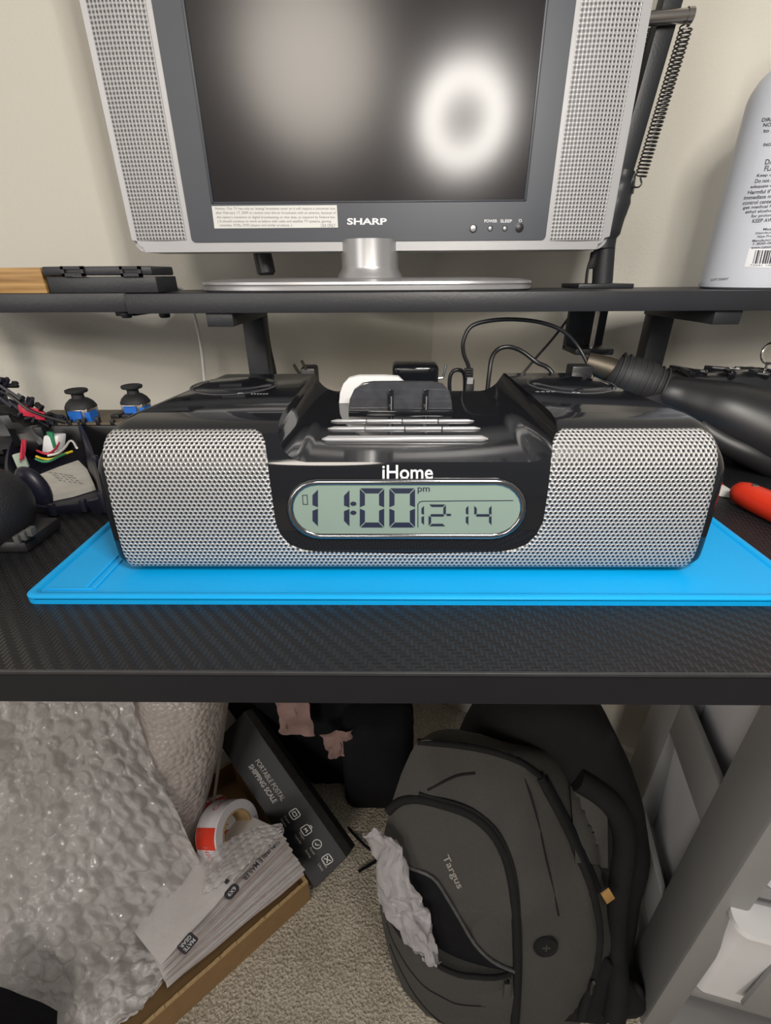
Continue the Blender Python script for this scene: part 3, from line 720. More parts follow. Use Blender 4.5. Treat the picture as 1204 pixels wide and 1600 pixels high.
bm = B(); tube(bm, [px(402, 360, Y=57.5), px(406, 380, Y=57.5), px(412, 408, Y=57.5), px(416, 426, Y=57.5), px(416.5, 430, Y=57.5)], [0.6, 0.95, 1.0, 1.0, 0.75], 18)
obj('cable_plug', bm, M_['black'], tv, label='black plug hanging behind the base')

# ------------------------------------------------------------------ things on the shelf
a, b = px(-40, 455, Y=SF+1.4), px(62, 418, Y=SF+1.4)
bm = B(); box(bm, a.x, b.x, SF+1.4, SF+6, ST+0.06, b.z, 0.05)
tag(obj('wood_block', bm, M_['wood']), 'light oak block lying at the left end of the shelf', 'wood block')
CYF = SF+0.9
cs = thing('hinged_case', 'flat black plastic hinged case with two latches beside the wood block', 'case', (px(157, 450, Y=CYF).x, CYF+2, ST+0.06))
x0, x1 = px(74, 440, Y=CYF).x, px(244, 440, Y=CYF).x; zm = px(160, 432, Y=CYF).z; zt = px(160, 416, Y=CYF).z
bm = B(); box(bm, x0, x1, CYF, CYF+4.5, ST+0.06, zm, 0.08); obj('tray', bm, M_['shelf'], cs)
bm = B(); box(bm, x0-0.15, px(238, 425, Y=CYF).x, CYF-0.1, CYF+4.6, zm+0.08, zt, 0.15); obj('lid', bm, M_['shelf'], cs)
for u0, u1 in ((94, 133), (186, 222)):
    a, b = px(u0, 416, Y=CYF-0.2), px(u1, 432, Y=CYF-0.2); bm = B()
    for q in ((a.x, b.x, a.z-0.25, a.z), (a.x, b.x, b.z, b.z+0.25), (a.x, a.x+0.25, b.z, a.z), (b.x-0.25, b.x, b.z, a.z)):
        box(bm, q[0], q[1], CYF-0.3, CYF+0.02, q[2], q[3])
    obj('latch', bm, M_['metalblack'], cs, smooth=0)
bm = B(); ctube(bm, [px(240, 449, Y=50), px(262, 446.5, Y=54), px(282, 452, Y=58.5), px(292, 462, Y=60.6), px(303, 490, Y=61), px(313, 535, Y=61), px(318, 575, Y=60.5), px(322, 628, Y=60.5)], 0.2, 8, 8)
tag(obj('white_cable', bm, M_['whitecable']), 'thin white cable hanging over the back of the shelf', 'cable')
bm = B(); ctube(bm, [px(412, 470, Y=60.9), px(414, 500, Y=61), px(419, 540, Y=61.2), px(428, 582, Y=61), px(432, 622, Y=61)], 0.33, 8, 8)
tag(obj('power_cable', bm, M_['cable']), 'black power cable running down beside the left shelf leg', 'cable')

# spring arm lamp clamped to the shelf (its ring head hangs over the camera, seen in the screen)
AY = 57.0
ax = px(941, 440, Y=AY).x
arm = thing('spring_arm_lamp', 'black spring arm lamp clamped to the shelf behind the television', 'lamp', (ax, AY, ST))
a, b = px(897, 448, Y=AY-1), px(982, 448, Y=AY-1)
bm = B(); box(bm, a.x, b.x, AY-2.2, AY+3.4, ST, ST+0.45, 0.1); obj('base_plate', bm, M_['metalblack'], arm)
a, b = px(890, 490, Y=60.3), px(938, 545, Y=60.3)
bm = B(); box(bm, a.x, b.x, 60.05, 61.2, b.z, ST+0.3, 0.15); obj('clamp_bracket', bm, M_['metalblack'], arm)
bm = B(); box(bm, a.x, b.x, 56.5, 61.2, b.z-0.2, b.z+0.5, 0.15); obj('clamp_jaw', bm, M_['metalblack'], arm)
c = px(927, 520, Y=57.6)
bm = B(); tube(bm, [Vector((c.x, 57.6, px(927, 562, Y=57.6).z)), Vector((c.x, 57.6, SB-0.1))], 0.28, 10); obj('clamp_screw', bm, M_['steel'], arm)
bm = B(); lathe(bm, [(0, 0), (1.5, 0), (1.6, 0.15), (1.4, 0.3), (0, 0.35)], 20, c=(c.x+0.6, 57.6, px(930, 547, Y=57.6).z-0.1)); obj('screw_pad', bm, M_['metalblack'], arm)
p0 = Vector((ax, AY, ST+0.4)); p1 = px(945, 372, Y=AY)
bm = B(); tube(bm, [p0, p1], 1.05, 20); obj('pole', bm, M_['metalblack'], arm, smooth=50)
q = [px(930, 386, Y=AY), px(934, 355, Y=AY), px(944, 318, Y=AY), px(958, 292, Y=AY), px(968, 262, Y=AY)]
bm = B(); tube(bm, catmull([px(940, 388, Y=AY), px(944, 365, Y=AY), px(954, 330, Y=AY), px(966, 296, Y=AY), px(974, 268, Y=AY)], 4), [1.3]*4 + [1.55]*4 + [1.6]*3 + [1.4]*3 + [1.1]*3, 14)
obj('lower_joint', bm, M_['metalblack'], arm, smooth=60)
e0, e1 = px(960, 310, Y=AY), px(1047, 0, Y=AY); up = (e1-e0)
elbow = e0 + up*1.55
bm = B(); n_ = Vector((0, 1, 0)); sd = up.cross(n_).normalized()
obox(bm, e0 - sd*0.85 - n_*0.8, up*1.55, sd*1.7, n_*1.6, 0.15); obj('arm_bar', bm, M_['metalblack'], arm)
pa, pb = px(1008, 29, Y=AY-1.4), px(1081, 24, Y=AY-1.4)
bm = B(); tube(bm, [pa, pa + (pb-pa)*0.86, pa + (pb-pa)*0.87, pb], [0.5, 0.5, 0.58, 0.58], 14); obj('cross_pin', bm, M_['steel'], arm, smooth=40)
def spring(p, q, r, w, turns):
    ax_ = (q-p); L = ax_.length; t = ax_/L; n1 = t.orthogonal().normalized(); n2 = t.cross(n1); pts = []
    N = turns*10
    for k in range(N+1):
        a = 2*PI*turns*k/N; pts.append(p + t*(L*k/N) + (n1*math.cos(a) + n2*math.sin(a))*r)
    b_ = B(); tube(b_, pts, w, 5); return b_
s0_, s1_ = px(1072, 42, Y=AY-1.2), px(1000, 277, Y=AY-1.2)
sp1 = obj('spring', spring(s0_, s1_, 0.52, 0.07, 36), M_['spring'], arm, smooth=60)
bm = B(); ctube(bm, [px(1075, 26, Y=AY-1.4), px(1077, 38, Y=AY-1.2), s0_], 0.08, 4, 6); obj('spring_hook', bm, M_['spring'], sp1)
hk = [px(1000, 277, Y=AY-1.2)] + [px(994 + 8*math.cos(t), 285 + 8*math.sin(t), Y=AY-1.2) for t in (-0.6, 0.3, 1.2, 2.1, 3.0)] + [px(992, 272, Y=AY-1.2), px(988, 303, Y=AY-1.0)]
bm = B(); ctube(bm, hk, 0.08, 4, 6); obj('spring_hook', bm, M_['spring'], sp1)
obj('spring', spring(px(1017, 42, Y=AY+1.2), px(968, 262, Y=AY+1.2), 0.52, 0.07, 34), M_['spring'], arm, smooth=60)
bm = B(); ctube(bm, [px(931, 392, Y=AY-1.3), px(922, 408, Y=AY-1.6), px(917, 425, Y=AY-1.7), px(915, 446, Y=AY-1.7)], 0.16, 6, 6); obj('lamp_cable', bm, M_['cable'], arm)
bm = B(); box(bm, px(922, 400, Y=AY-1.2).x, px(931, 400, Y=AY-1.2).x, AY-1.6, AY-0.9, px(925, 420, Y=AY-1.2).z, px(925, 393, Y=AY-1.2).z, 0.15); obj('clamp_knob', bm, M_['black'], arm)
ringax = Vector((-0.08, 0.86, -0.50)).normalized()
Mr = Matrix.Translation(RING_POS) @ ringax.to_track_quat('Z', 'Y').to_matrix().to_4x4()
hub = RING_POS - ringax*1.8 + Vector((0, 0, RING_R+1.2))
bm = B(); tube(bm, [elbow, elbow*0.5 + hub*0.5, hub], 0.8, 10); obj('upper_arm_bar', bm, M_['metalblack'], arm)
bm = B(); lathe(bm, [(1.6, -0.4), (1.0, 0), (1.6, 0.4)], 16, Matrix.Translation(elbow) @ Matrix.Rotation(PI/2, 4, 'X')); obj('elbow_joint', bm, M_['metalblack'], arm)
bm = B(); lathe(bm, [(RING_R-1.6, 0), (RING_R-1.7, -2.4), (RING_R+1.7, -2.4), (RING_R+1.6, 0)], 40, Mr); obj('lamp_head', bm, M_['black'], arm, smooth=40)
bm = B(); lathe(bm, [(RING_R-1.4, 0.01), (RING_R-1.1, 0.3), (RING_R+1.1, 0.3), (RING_R+1.4, 0.01)], 40, Mr); obj('led_ring', bm, M_['led'], arm, smooth=40)

# bottle
BY = 51.0; BR = 5.0
bx = px(1099, 436, Y=BY).x + BR*1.07
bt = thing('plastic_bottle', 'translucent pale plastic alcohol bottle with warning print and barcode on shelf', 'bottle', (bx, BY, ST))
zs = px(1172, 135, Y=BY).z
bm = B(); lathe(bm, [(0, ST), (BR-0.5, ST), (BR-0.1, ST+0.2), (BR, ST+0.7), (BR, zs-0.6), (BR-0.12, zs), (BR-0.5, zs+0.8), (BR-1.3, zs+1.6), (BR-2.6, zs+2.4), (1.9, zs+3.2), (1.7, zs+4.0), (0, zs+4)], 48, c=(bx, BY, 0))
obj('bottle_body', bm, M_['bottle'], bt, smooth=50)
bm = B(); lathe(bm, [(0, zs+3.9), (1.95, zs+3.9), (2.0, zs+4.2), (2.0, zs+6), (1.8, zs+6.2), (0, zs+6.2)], 28, c=(bx, BY, 0)); obj('cap', bm, M_['whiteplastic'], bt, smooth=40)
def on_bottle(u, v, off=0.02):
    d = ray(u, v); ox, oy = CAM.x-bx, CAM.y-BY; A = d.x**2 + d.y**2; Bq = 2*(ox*d.x + oy*d.y); Cq = ox*ox + oy*oy - (BR+off)**2
    D = Bq*Bq - 4*A*Cq
    t = (-Bq - math.sqrt(max(D, 0)))/(2*A); return CAM + d*t
lab = []
for (s, x, y, h, wd) in (("DIRECTIONS", 1190, 188, 6, 48), ("NOTE", 1192, 196, 6, 22), ("to be", 1192, 205, 6, 22), ("INGREDIENTS", 1192, 227, 5, 44), ("DANGER", 1195, 254, 8.5, 42), ("FLAMMABLE", 1194, 264, 8.5, 52),
    ("Keep out of reach", 1182, 275, 6, 60), ("Do not use without", 1179, 283, 6, 62), ("adequate ventilation", 1172, 292, 6, 62), ("Harmful if taken", 1168, 300, 6, 56), ("immediate medical", 1162, 308, 6, 62),
    ("control center or", 1160, 316, 6, 58), ("get medical help", 1160, 324, 6, 56), ("ethyl alcohol and", 1164, 331, 6, 58), ("for prolonged use", 1173, 338, 6, 56), ("KEEP AWAY", 1175, 345, 6, 42),
    ("Made in", 1192, 359, 4, 24), ("Distributed by", 1180, 365, 4, 40), ("New Products", 1183, 370, 4, 36), ("Manufactured for", 1175, 376, 4, 44), ("1-800-000", 1176, 381, 4, 36), ("www.customer", 1173, 387, 4, 40), ("LOT 23365Y", 1110, 433, 3.5, 28)):
    text(lab.append(B()) or lab[-1], s, (lambda yy: (lambda xx, y_: on_bottle(xx + (y_+yy)*0.25, -y_ - (xx-1180)*0.06)))(y), w=wd, h=h, cx=x, cy=-y, align='l', bold=0.015)
bm = B()
for q in lab: add(bm, q)
tag(obj('warning_print', bm, M_['dark_print'], bt, smooth=0), kind='stuff')
def bq(u, v, off): return on_bottle(u, v, off)
bm = B(); N = 10
for k in range(N):
    f0, f1 = k/N, (k+1)/N
    bm.faces.new([bm.verts.new(bq(u, v, 0.02)) for u, v in ((1162+60*f0, 417+2*f0), (1162+60*f1, 417+2*f1), (1170+60*f1, 388+2*f1), (1170+60*f0, 388+2*f0))])
bc = obj('barcode_label', bm, M_['white'], bt, smooth=60)
bm = B(); x = 1178.0; random.seed(3)
while x < 1222:
    wd = random.choice((0.8, 1.2, 1.2, 2.2, 3.0))
    bm.faces.new([bm.verts.new(bq(u, v, 0.035)) for u, v in ((x-3, 412), (x+wd-3, 412), (x+wd+2, 391), (x+2, 391))]); x += wd + random.choice((0.8, 1.2, 2.0))
text(bm, '72041 10023', lambda a, b_: bq(a + (b_+415)*0.25, -b_, 0.035), w=44, h=3, cx=1171, cy=-414.5, align='l')
tag(obj('barcode_bars', bm, M_['dark_print'], bc, smooth=0), kind='stuff')

# ------------------------------------------------------------------ cables and adapters behind the radio
def cable(label, pts, r=0.17, m='cable', name='cable'):
    b_ = B(); ctube(b_, [px(u, v, Y=y) for u, v, y in pts], r, 8, 8); o = obj(name, b_, M_[m], smooth=60); return tag(o, label, 'cable')
uc = thing('usb_cable', 'black usb cable arching high above the radio with its plug upright', 'cable', px(733, 600, Y=47))
bm = B(); ctube(bm, [px(u, v, Y=y) for u, v, y in ((733, 582, 47), (731, 570, 47), (724, 552, 47), (724, 532, 47), (735, 511, 47.2), (760, 502, 47.5), (800, 499, 48), (845, 504, 48.5), (880, 518, 48.5), (905, 545, 48.2), (922, 580, 47), (930, 612, 46), (936, 640, 45))], 0.19, 8, 8); obj('cord', bm, M_['cable'], uc, smooth=60)
a = px(734, 592, Y=47)
bm = B(); box(bm, a.x-0.42, a.x+0.42, 46.7, 47.3, 0.0, px(734, 592, Y=47).z, 0.1); obj('plug_body', bm, M_['black'], uc)
bm = B()
for k in range(4): tz = px(732, 577+k*4, Y=47); box(bm, tz.x-0.42+0.03*k, tz.x+0.42, 46.7, 47.3, tz.z-0.08, tz.z+0.08, 0.04)
tag(obj('strain_relief', bm, M_['rubber'], uc), kind='stuff')
a0, a1 = px(729, 600, Y=46.65), px(739, 590, Y=46.65)
bm = B(); box(bm, a0.x, a1.x, 46.6, 46.75, a0.z, a1.z); obj('plug_shell', bm, M_['silver'], uc)
cable('short black cable looped low behind the right half of the radio', ((758, 640, 47), (764, 585, 47.5), (768, 560, 48), (778, 546, 48.5), (795, 542, 48.5), (815, 549, 48.5), (838, 566, 48), (862, 582, 47), (885, 640, 46)), 0.22)
cable('black cable slanting down from shelf clamp behind the looped cables', ((894, 486, 61.4), (882, 505, 61.5), (860, 533, 61.7), (838, 558, 61.7), (812, 590, 61.4), (800, 612, 61.2)), 0.16)
cable('small black cable loop between the power adapter and usb plug', ((704, 640, 49), (702, 598, 49), (706, 582, 49), (716, 578, 49), (724, 583, 49.3), (726, 600, 49.5), (724, 640, 49.5)), 0.2)
AD = 52.0
ad = thing('power_adapter', 'black block power adapter standing behind the radio dock', 'adapter', px(650, 640, Y=AD))
a, b = px(613, 574, Y=AD), px(686, 571, Y=AD)
bm = B(); box(bm, a.x, b.x, AD, AD+3.5, 0, b.z, 0.45, 3); obj('adapter_body', bm, M_['gloss'], ad)
bm = B(); box(bm, a.x+0.7, b.x-1.1, AD-0.03, AD+0.1, b.z-0.85, b.z-0.35, 0.1); obj('rating_plate', bm, M_['black'], ad)
bm = B(); tube(bm, [px(692, 590, Y=AD+1), px(697, 570, Y=AD+1)], 0.14, 8); tube(bm, [Vector((b.x-0.3, AD+1, px(692, 592, Y=AD+1).z)), px(692, 590, Y=AD+1)], 0.14, 8); obj('hook', bm, M_['steel'], ad)
WY = 35.4
bm = B(); ol = [(530, 640), (531, 614), (536, 600), (545, 591), (560, 587.5), (600, 587.5), (622, 589), (634, 600), (638, 640)]
fr = [px(u, v, Y=WY) for u, v in ol]
for p in fr: p.z = max(p.z, 7.30)
a = [bm.verts.new(p) for p in fr]; b = [bm.verts.new(p + Vector((0, 0.6, 0))) for p in fr]; bm.faces.new(a); bm.faces.new(b[::-1])
for k in range(len(a)): bm.faces.new((a[k], a[(k+1) % len(a)], b[(k+1) % len(a)], b[k]))
tag(obj('white_dock_insert', bm, M_['whiteplastic']), 'white rounded plastic insert standing behind the dock plate', 'dock insert')
pl = thing('wall_plug', 'black plug with two bare prongs lying behind the radio', 'plug', px(480, 640, Y=50))
a, b = px(468, 578, Y=50), px(492, 575, Y=50)
bm = B(); box(bm, a.x, b.x, 50, 52.5, 0, b.z, 0.3); obj('plug_body', bm, M_['black'], pl)
for u0, v0, u1, v1 in ((459, 570, 468, 585), (471, 564, 481, 582)):
    bm = B(); p, q = px(u0, v0, Y=49.8), px(u1, v1, Y=50.3); tube(bm, [p, q], 0.16, 8); obj('prong', bm, M_['brass'], pl)
bm = B(); a = px(905, 576, Y=41.2); box(bm, a.x-0.9, a.x+0.9, 40.4, 42, 0, px(905, 570, Y=41.2).z, 0.15)
tag(obj('small_black_connector', bm, M_['black']), 'small black connector block standing behind the right radio button', 'connector')

# ------------------------------------------------------------------ right side of the desk
hg = thing('heat_gun', 'black handheld heat gun with ridged collar lying right of the radio', 'heat gun', (38, 42, 0))
def P3(l): return [px(u, v, Y=y) for u, v, y in l]
ps = P3([(916, 566, 47.5), (930, 570, 47.2), (945, 575, 47), (964, 582, 46.6)])
bm = B(); tube(bm, ps, [0.95, 1.0, 1.1, 1.1], 18); obj('nozzle', bm, M_['brass'], hg, smooth=40)
ps = P3([(955, 580, 46.7), (962, 584, 46.5), (985, 592, 46), (1010, 599, 45.6), (1030, 606, 45.2), (1042, 612, 45)])
bm = B(); tube(bm, ps, [1.5, 1.85, 2.0, 1.95, 1.6, 1.5], 22); obj('collar', bm, M_['rubber'], hg, smooth=40)
for k in range(9):
    t = k/8; c0 = ps[1].lerp(ps[4], t); dr = (ps[4]-ps[1]).normalized(); r = 1.92 if k < 6 else 1.8
    bm = B(); lathe(bm, [(r-0.1, -0.1), (r+0.14, -0.06), (r+0.14, 0.06), (r-0.1, 0.1)], 22, Matrix.Translation(c0) @ dr.to_track_quat('Z', 'Y').to_matrix().to_4x4()); obj('ridge', bm, M_['rubber'], hg, smooth=40)
ps = P3([(1030, 612, 44.8), (1060, 622, 44.2), (1095, 634, 43.2), (1130, 645, 42.2), (1165, 660, 41.4), (1204, 678, 40.6), (1260, 705, 39.6)])
bm = B(); tube(bm, catmull(ps, 5), [1.5 + 2.0*min(1, k/24)**0.9 for k in range(31)], 24); obj('barrel', bm, M_['black'], hg, smooth=60)
ps = P3([(1090, 665, 41.5), (1130, 690, 40.2), (1180, 712, 39), (1250, 745, 38)])
bm = B(); tube(bm, catmull(ps, 5), [0.9 + 0.4*k/15 for k in range(16)], 20); obj('handle', bm, M_['black'], hg, smooth=60)
ps = P3([(1000, 622, 43.5), (1025, 617, 43.7), (1042, 630, 43), (1050, 650, 42.4)])
bm = B(); obox(bm, px(985, 628, Y=43.3), px(1038, 612, Y=43.6) - px(985, 628, Y=43.3), Vector((0, 1.2, 0)), px(1006, 645, Y=43)-px(985, 628, Y=43.3), 0.15); obj('trigger_guard', bm, M_['black'], hg)
tr = thing('parts_tray', 'low black tray of glossy odds and ends behind the heat gun', 'tray', px(1150, 620, Y=51))
ty0, ty1 = 49.0, 52.5; x0, x1 = px(1062, 590, Y=ty0).x, 50.0; tz = px(1140, 582, Y=ty0).z
bm = B(); box(bm, x0, x1, ty0, ty1, 0, tz-0.5, 0.1); obj('tray_body', bm, M_['metalblack'], tr)
random.seed(11)
for k in range(12):
    x = x0 + 1.0 + (x1-x0-3)*random.random(); y = ty0 + 0.4 + 2.2*random.random(); l = 0.5 + 1.2*random.random()
    Mx = Matrix.Translation((x, y, tz-0.35)) @ Matrix.Rotation(random.random()*3, 4, 'Z')
    bm = B(); box(bm, -l, l, -0.25, 0.25, -0.2, 0.25 + 0.3*random.random(), 0.08, 2, Mx); obj('glossy_piece', bm, M_['gloss'] if k % 4 else M_['steel'], tr)
c = px(1204, 552, Y=50.5)
bm = B(); pts = [c + Vector((0.95*math.cos(t/24*2*PI), 0.15*math.sin(t/24*2*PI), 1.0*math.sin(t/24*2*PI))) for t in range(25)]
tube(bm, pts, 0.13, 8, cap=False); tube(bm, [c + Vector((0, 0, -1)), Vector((c.x, 50.5, tz-0.6))], 0.12, 8); obj('hanging_ring', bm, M_['chrome'], tr, label='chrome ring on the tray')
kn = thing('utility_knife', 'bright red handled tool lying beside the right speaker grille', 'knife', px(1170, 775, Z=0))
k0, k1 = px(1146, 764, Z=1.0), px(1300, 835, Z=1.0); dr = (k1-k0).normalized(); sd = Vector((0, 0, 1)).cross(dr)
bm = B(); pts = [k0 + dr*t for t in (0, 0.35, 0.9, 2, 4, 7, 10)]; tube(bm, pts, [0.35, 0.75, 0.92, 0.98, 1.0, 0.95, 0.6], 18)
obj('handle', bm, M_['red'], kn, smooth=60)
bm = B(); lathe(bm, [(0, 0.06), (0.2, 0.05), (0.25, 0)], 14, Matrix.Translation(k0 + dr*1.5 + Vector((0, 0, 0.93)))); obj('screw', bm, M_['steel'], kn)
q0 = px(1148, 770, Z=0.75)
st = thing('striped_card', 'red and white striped card strip poking out beside the red tool', 'card', px(1132, 760, Z=0))
A_ = px(1118, 774, Z=0.05); ex = px(1146, 779, Z=0.05) - A_; ey = px(1118, 742, Z=0.05) - A_
bm = B(); obox(bm, A_, ex, Vector((ey.x*0, ey.length, 0)), Vector((0, 0, 0.5))); obj('card_strip', bm, M_['sticker'], st, smooth=0)
for k in range(3):
    bm = B(); o_ = A_ + Vector((0.1 + 0.1*k, 0.5 + ey.length*0.27*k, 0.51)); 
    bm.faces.new([bm.verts.new(p) for p in (o_, o_ + Vector((ex.length*0.85, 0.5, 0)), o_ + Vector((ex.length*0.85, 0.9, 0)), o_ + Vector((0, 0.4, 0)))]); obj('red_stripe', bm, M_['red'], st, smooth=0)

# ------------------------------------------------------------------ opened game controller and loose parts, left of the radio
jb = thing('joystick_board', 'bare controller board carrying two black thumbsticks behind the radio left side', 'circuit board', px(160, 650, Y=45))
gx0, gx1 = px(50, 650, Y=45).x, px(232, 650, Y=45).x; bz = px(130, 652, Y=44).z
bm = B(); box(bm, gx0, gx1, 42.5, 47.5, 0, bz-0.35, 0.3); obj('housing', bm, M_['black'], jb)
bm = B(); box(bm, gx0+0.4, gx1+0.1, 42.6, 47.4, bz-0.35, bz-0.15); obj('board', bm, M_['pcb'], jb, smooth=0)
for u, vb, yy in ((131, 650, 44.0), (215, 642, 45.8)):
    c = px(u, vb, Y=yy); c.z = bz-0.15; k = yy/44.0
    t_ = B(); box(t_, c.x-1.05, c.x+1.05, yy-0.9, yy+0.9, c.z, c.z+1.15, 0.06); g_ = obj('gimbal_box', t_, M_['steel'], jb)
    t_ = B(); box(t_, c.x-0.75, c.x+0.45, yy-1.05, yy-0.85, c.z, c.z+1.0); box(t_, c.x+0.75, c.x+1.25, yy-0.95, yy+0.3, c.z, c.z+0.85); obj('potentiometer', t_, M_['blue'], g_, smooth=0)
    t_ = B(); lathe(t_, [(1.38, 1.15), (1.36, 1.28), (1.15, 1.65), (0.8, 1.95), (0.56, 2.02), (0.52, 2.4), (0.7, 2.5), (0.92, 2.56), (0.98, 2.66), (0.96, 2.82), (0.85, 2.86), (0.7, 2.8), (0, 2.78)], 28, c=(c.x, yy, c.z))
    obj('thumbstick', t_, M_['rubber'], jb, smooth=40)
for k in range(8):
    x = gx0 + 1 + k*1.35; t_ = B(); box(t_, x, x+0.4, 42.55, 42.9, bz-0.4, bz+0.1+0.15*(k % 3), 0.05); obj('clip', t_, M_['black'], jb)
for k in range(3):
    x = gx1-3.2+k*1.1; t_ = B(); box(t_, x, x+0.8, 44, 45, bz-0.15, bz+0.2, 0.03); obj('chip', t_, M_['black'], jb)

ct = thing('opened_controller', 'opened black controller shell with coloured wires and a white label inside', 'controller', px(95, 770, Z=0))
rim = [(66, 792, .9), (100, 790, .9), (135, 784, 1.0), (158, 774, 1.6), (152, 735, 2.6), (140, 690, 3.4), (118, 655, 3.8), (90, 654, 3.7), (58, 656, 3.6), (30, 668, 3.2), (12, 700, 2.4), (8, 740, 1.4), (30, 778, 0.9)]
rp = catmull([px(u, v, Z=z) for u, v, z in rim], 5, True); cen = sum(rp, Vector())/len(rp)
bm = B(); rr = []
for p in rp:
    i_ = (Vector((cen.x, cen.y, 0)) - Vector((p.x, p.y, 0))).normalized()
    rr.append([bm.verts.new(q) for q in (Vector((p.x, p.y, 0)) + i_*0.5, p - Vector((0, 0, 0.2)), p, p + i_*0.28, Vector((p.x, p.y, 0.25)) + i_*0.8)])
for k in range(len(rr)):
    a, b = rr[k], rr[(k+1) % len(rr)]
    for j in range(4): bm.faces.new((a[j], a[j+1], b[j+1], b[j]))
bm.faces.new([r[4] for r in rr]); bm.faces.new([r[0] for r in rr][::-1])
obj('shell', bm, M_['navy'], ct, smooth=50)
for k in (2, 9, 15, 22, 29, 34, 38):
    p = rp[k]; bm = B(); box(bm, p.x-0.2, p.x+0.2, p.y-0.15, p.y+0.25, 0.2, p.z+0.25, 0.05); obj('clip', bm, M_['navy'], ct)
lq = [px(u, v, Z=z) for u, v, z in ((22, 772, .8), (60, 742, .8), (92, 729, .8), (122, 719, .8), (136, 733, .8), (147, 757, .8), (110, 768, .8), (44, 781, .8))]
bm = B(); a = [bm.verts.new(p) for p in lq]; b = [bm.verts.new(p - Vector((0, 0, 0.5))) for p in lq]; bm.faces.new(a); bm.faces.new(b[::-1])
for k in range(len(a)): bm.faces.new((a[k], a[(k+1) % len(a)], b[(k+1) % len(a)], b[k]))
lb = obj('battery_label', bm, M_['paper'], ct, smooth=0, label='creased white paper label')
bm = B(); random.seed(5)
for r in range(4):
    for k in range(5):
        u = 76 + k*8 + r*5; v = 737 + r*4.5 + k*1.2 - r*0.5; wd = random.uniform(3, 7)
        bm.faces.new([bm.verts.new(px(uu, vv_, Z=0.82)) for uu, vv_ in ((u, v), (u+wd, v+1.4), (u+wd, v+2.6), (u, v+1.2))])
tag(obj('label_print', bm, M_['grey_print'], lb, smooth=0), kind='stuff')
c = px(57, 772, Z=1.2)
bm = B(); bmesh.ops.create_uvsphere(bm, u_segments=24, v_segments=14, radius=1)
bm.transform(Matrix.Translation((c.x, c.y, 1.75)) @ Matrix.Rotation(math.radians(-18), 4, 'Y') @ Matrix.Diagonal((1.05, 0.75, 1.75, 1)))
obj('trigger', bm, M_['navy'], ct, smooth=60)
for nm, m, pts, r in (('yellow_wire', 'yellow', ((57, 713), (68, 717), (82, 717), (96, 711), (113, 705)), .1), ('green_wire', 'greenwire', ((56, 717), (66, 721), (78, 720), (92, 713), (104, 708)), .1), ('red_wire', 'redwire', ((58, 704), (72, 709), (84, 704), (92, 692), (94, 680), (100, 671)), .1),
                      ('white_wire', 'whitecable', ((74, 712), (90, 708), (101, 700), (108, 690), (114, 690), (120, 700)), .1)):
    bm = B(); ctube(bm, [px(u, v, Z=2.3) for u, v in pts], r, 6, 6); obj(nm, bm, M_[m], ct)
a = px(62, 706, Z=1.2); bm = B(); obox(bm, px(64, 708, Z=1.4), px(88, 708, Z=1.4)-px(64, 708, Z=1.4), Vector((0.3, 0.9, 0)), Vector((0.5, 0.3, 1.6)), 0.2); obj('foam_block', bm, M_['whiteplastic'], ct)
bm = B(); obox(bm, px(78, 700, Z=1.8), px(87, 702, Z=1.8)-px(78, 700, Z=1.8), Vector((0, 0.3, 0)), Vector((0, 0.2, 1.5)), 0.05); obj('small_board', bm, M_['greenwire'], ct)
bm = B(); obox(bm, px(55, 690, Z=2.2), px(72, 690, Z=2.2)-px(55, 690, Z=2.2), Vector((0, 1.2, 0)), Vector((0, 0, 1.4)), 0.12); obj('rumble_motor', bm, M_['black'], ct)
bm = B(); obox(bm, px(28, 735, Z=1.0), px(45, 730, Z=1.0)-px(28, 735, Z=1.0), Vector((-0.1, 0.3, 0)), Vector((-0.25, 0.25, 1.3)), 0.06); obj('connector', bm, M_['pcbgreen'], ct)
bm = B(); ctube(bm, [px(33, 718, Z=2.0), px(34, 704, Z=2.5), px(36, 688, Z=3.0)], 0.12, 5, 6); ctube(bm, [px(36, 716, Z=2.0), px(38, 702, Z=2.5), px(39, 688, Z=3.0)], 0.12, 5, 6); obj('red_lead', bm, M_['redwire'], ct)

hp = thing('loose_parts_heap', 'spiky heap of black clips and red ribbon at the far left desk edge', 'parts heap', px(10, 680, Y=42))
bm = B(); hx = px(6, 640, Y=42).x
bmesh.ops.create_uvsphere(bm, u_segments=28, v_segments=16, radius=1)
for v in bm.verts: v.co *= 1 + 0.3*noise.noise(v.co*2.3)
bm.transform(Matrix.Translation((hx-2.2, 42.5, 2.6)) @ Matrix.Diagonal((5.0, 2.6, 2.9, 1)))
obj('mound', bm, M_['black'], hp, smooth=30)
random.seed(21)
for k in range(22):
    t = k/21; u = -6 + 96*t + random.uniform(-8, 8); v = 592 + 66*t**0.8 + random.uniform(-4, 22)*(1-0.4*t); p = px(u, v, Y=41.3+random.random()*1.6)
    Mx = Matrix.Translation(p) @ Matrix.Rotation(random.uniform(-1, 1), 4, 'Y') @ Matrix.Rotation(random.uniform(-1, 1), 4, 'X')
    bm = B(); l = random.uniform(0.4, 1.1); box(bm, -l, l, -0.2, 0.2, -0.12, 0.15, 0.04, 1, Mx); box(bm, l*0.5, l*0.9, -0.15, 0.15, 0.1, random.uniform(0.3, 0.6), 0, 1, Mx)
    obj('clip', bm, M_['navy'] if k % 3 else M_['black'], hp, smooth=0)
for k, (u, v) in enumerate(((30, 645), (36, 650), (46, 650), (55, 655), (2, 672))):
    p = px(u, v, Y=41.2); bm = B(); obox(bm, p, Vector((0.8, 0.1, -0.15)), Vector((0, 0.12, 0.02)), Vector((0.12, 0, 0.75)), 0.03); obj('red_ribbon', bm, M_['redwire'], hp)
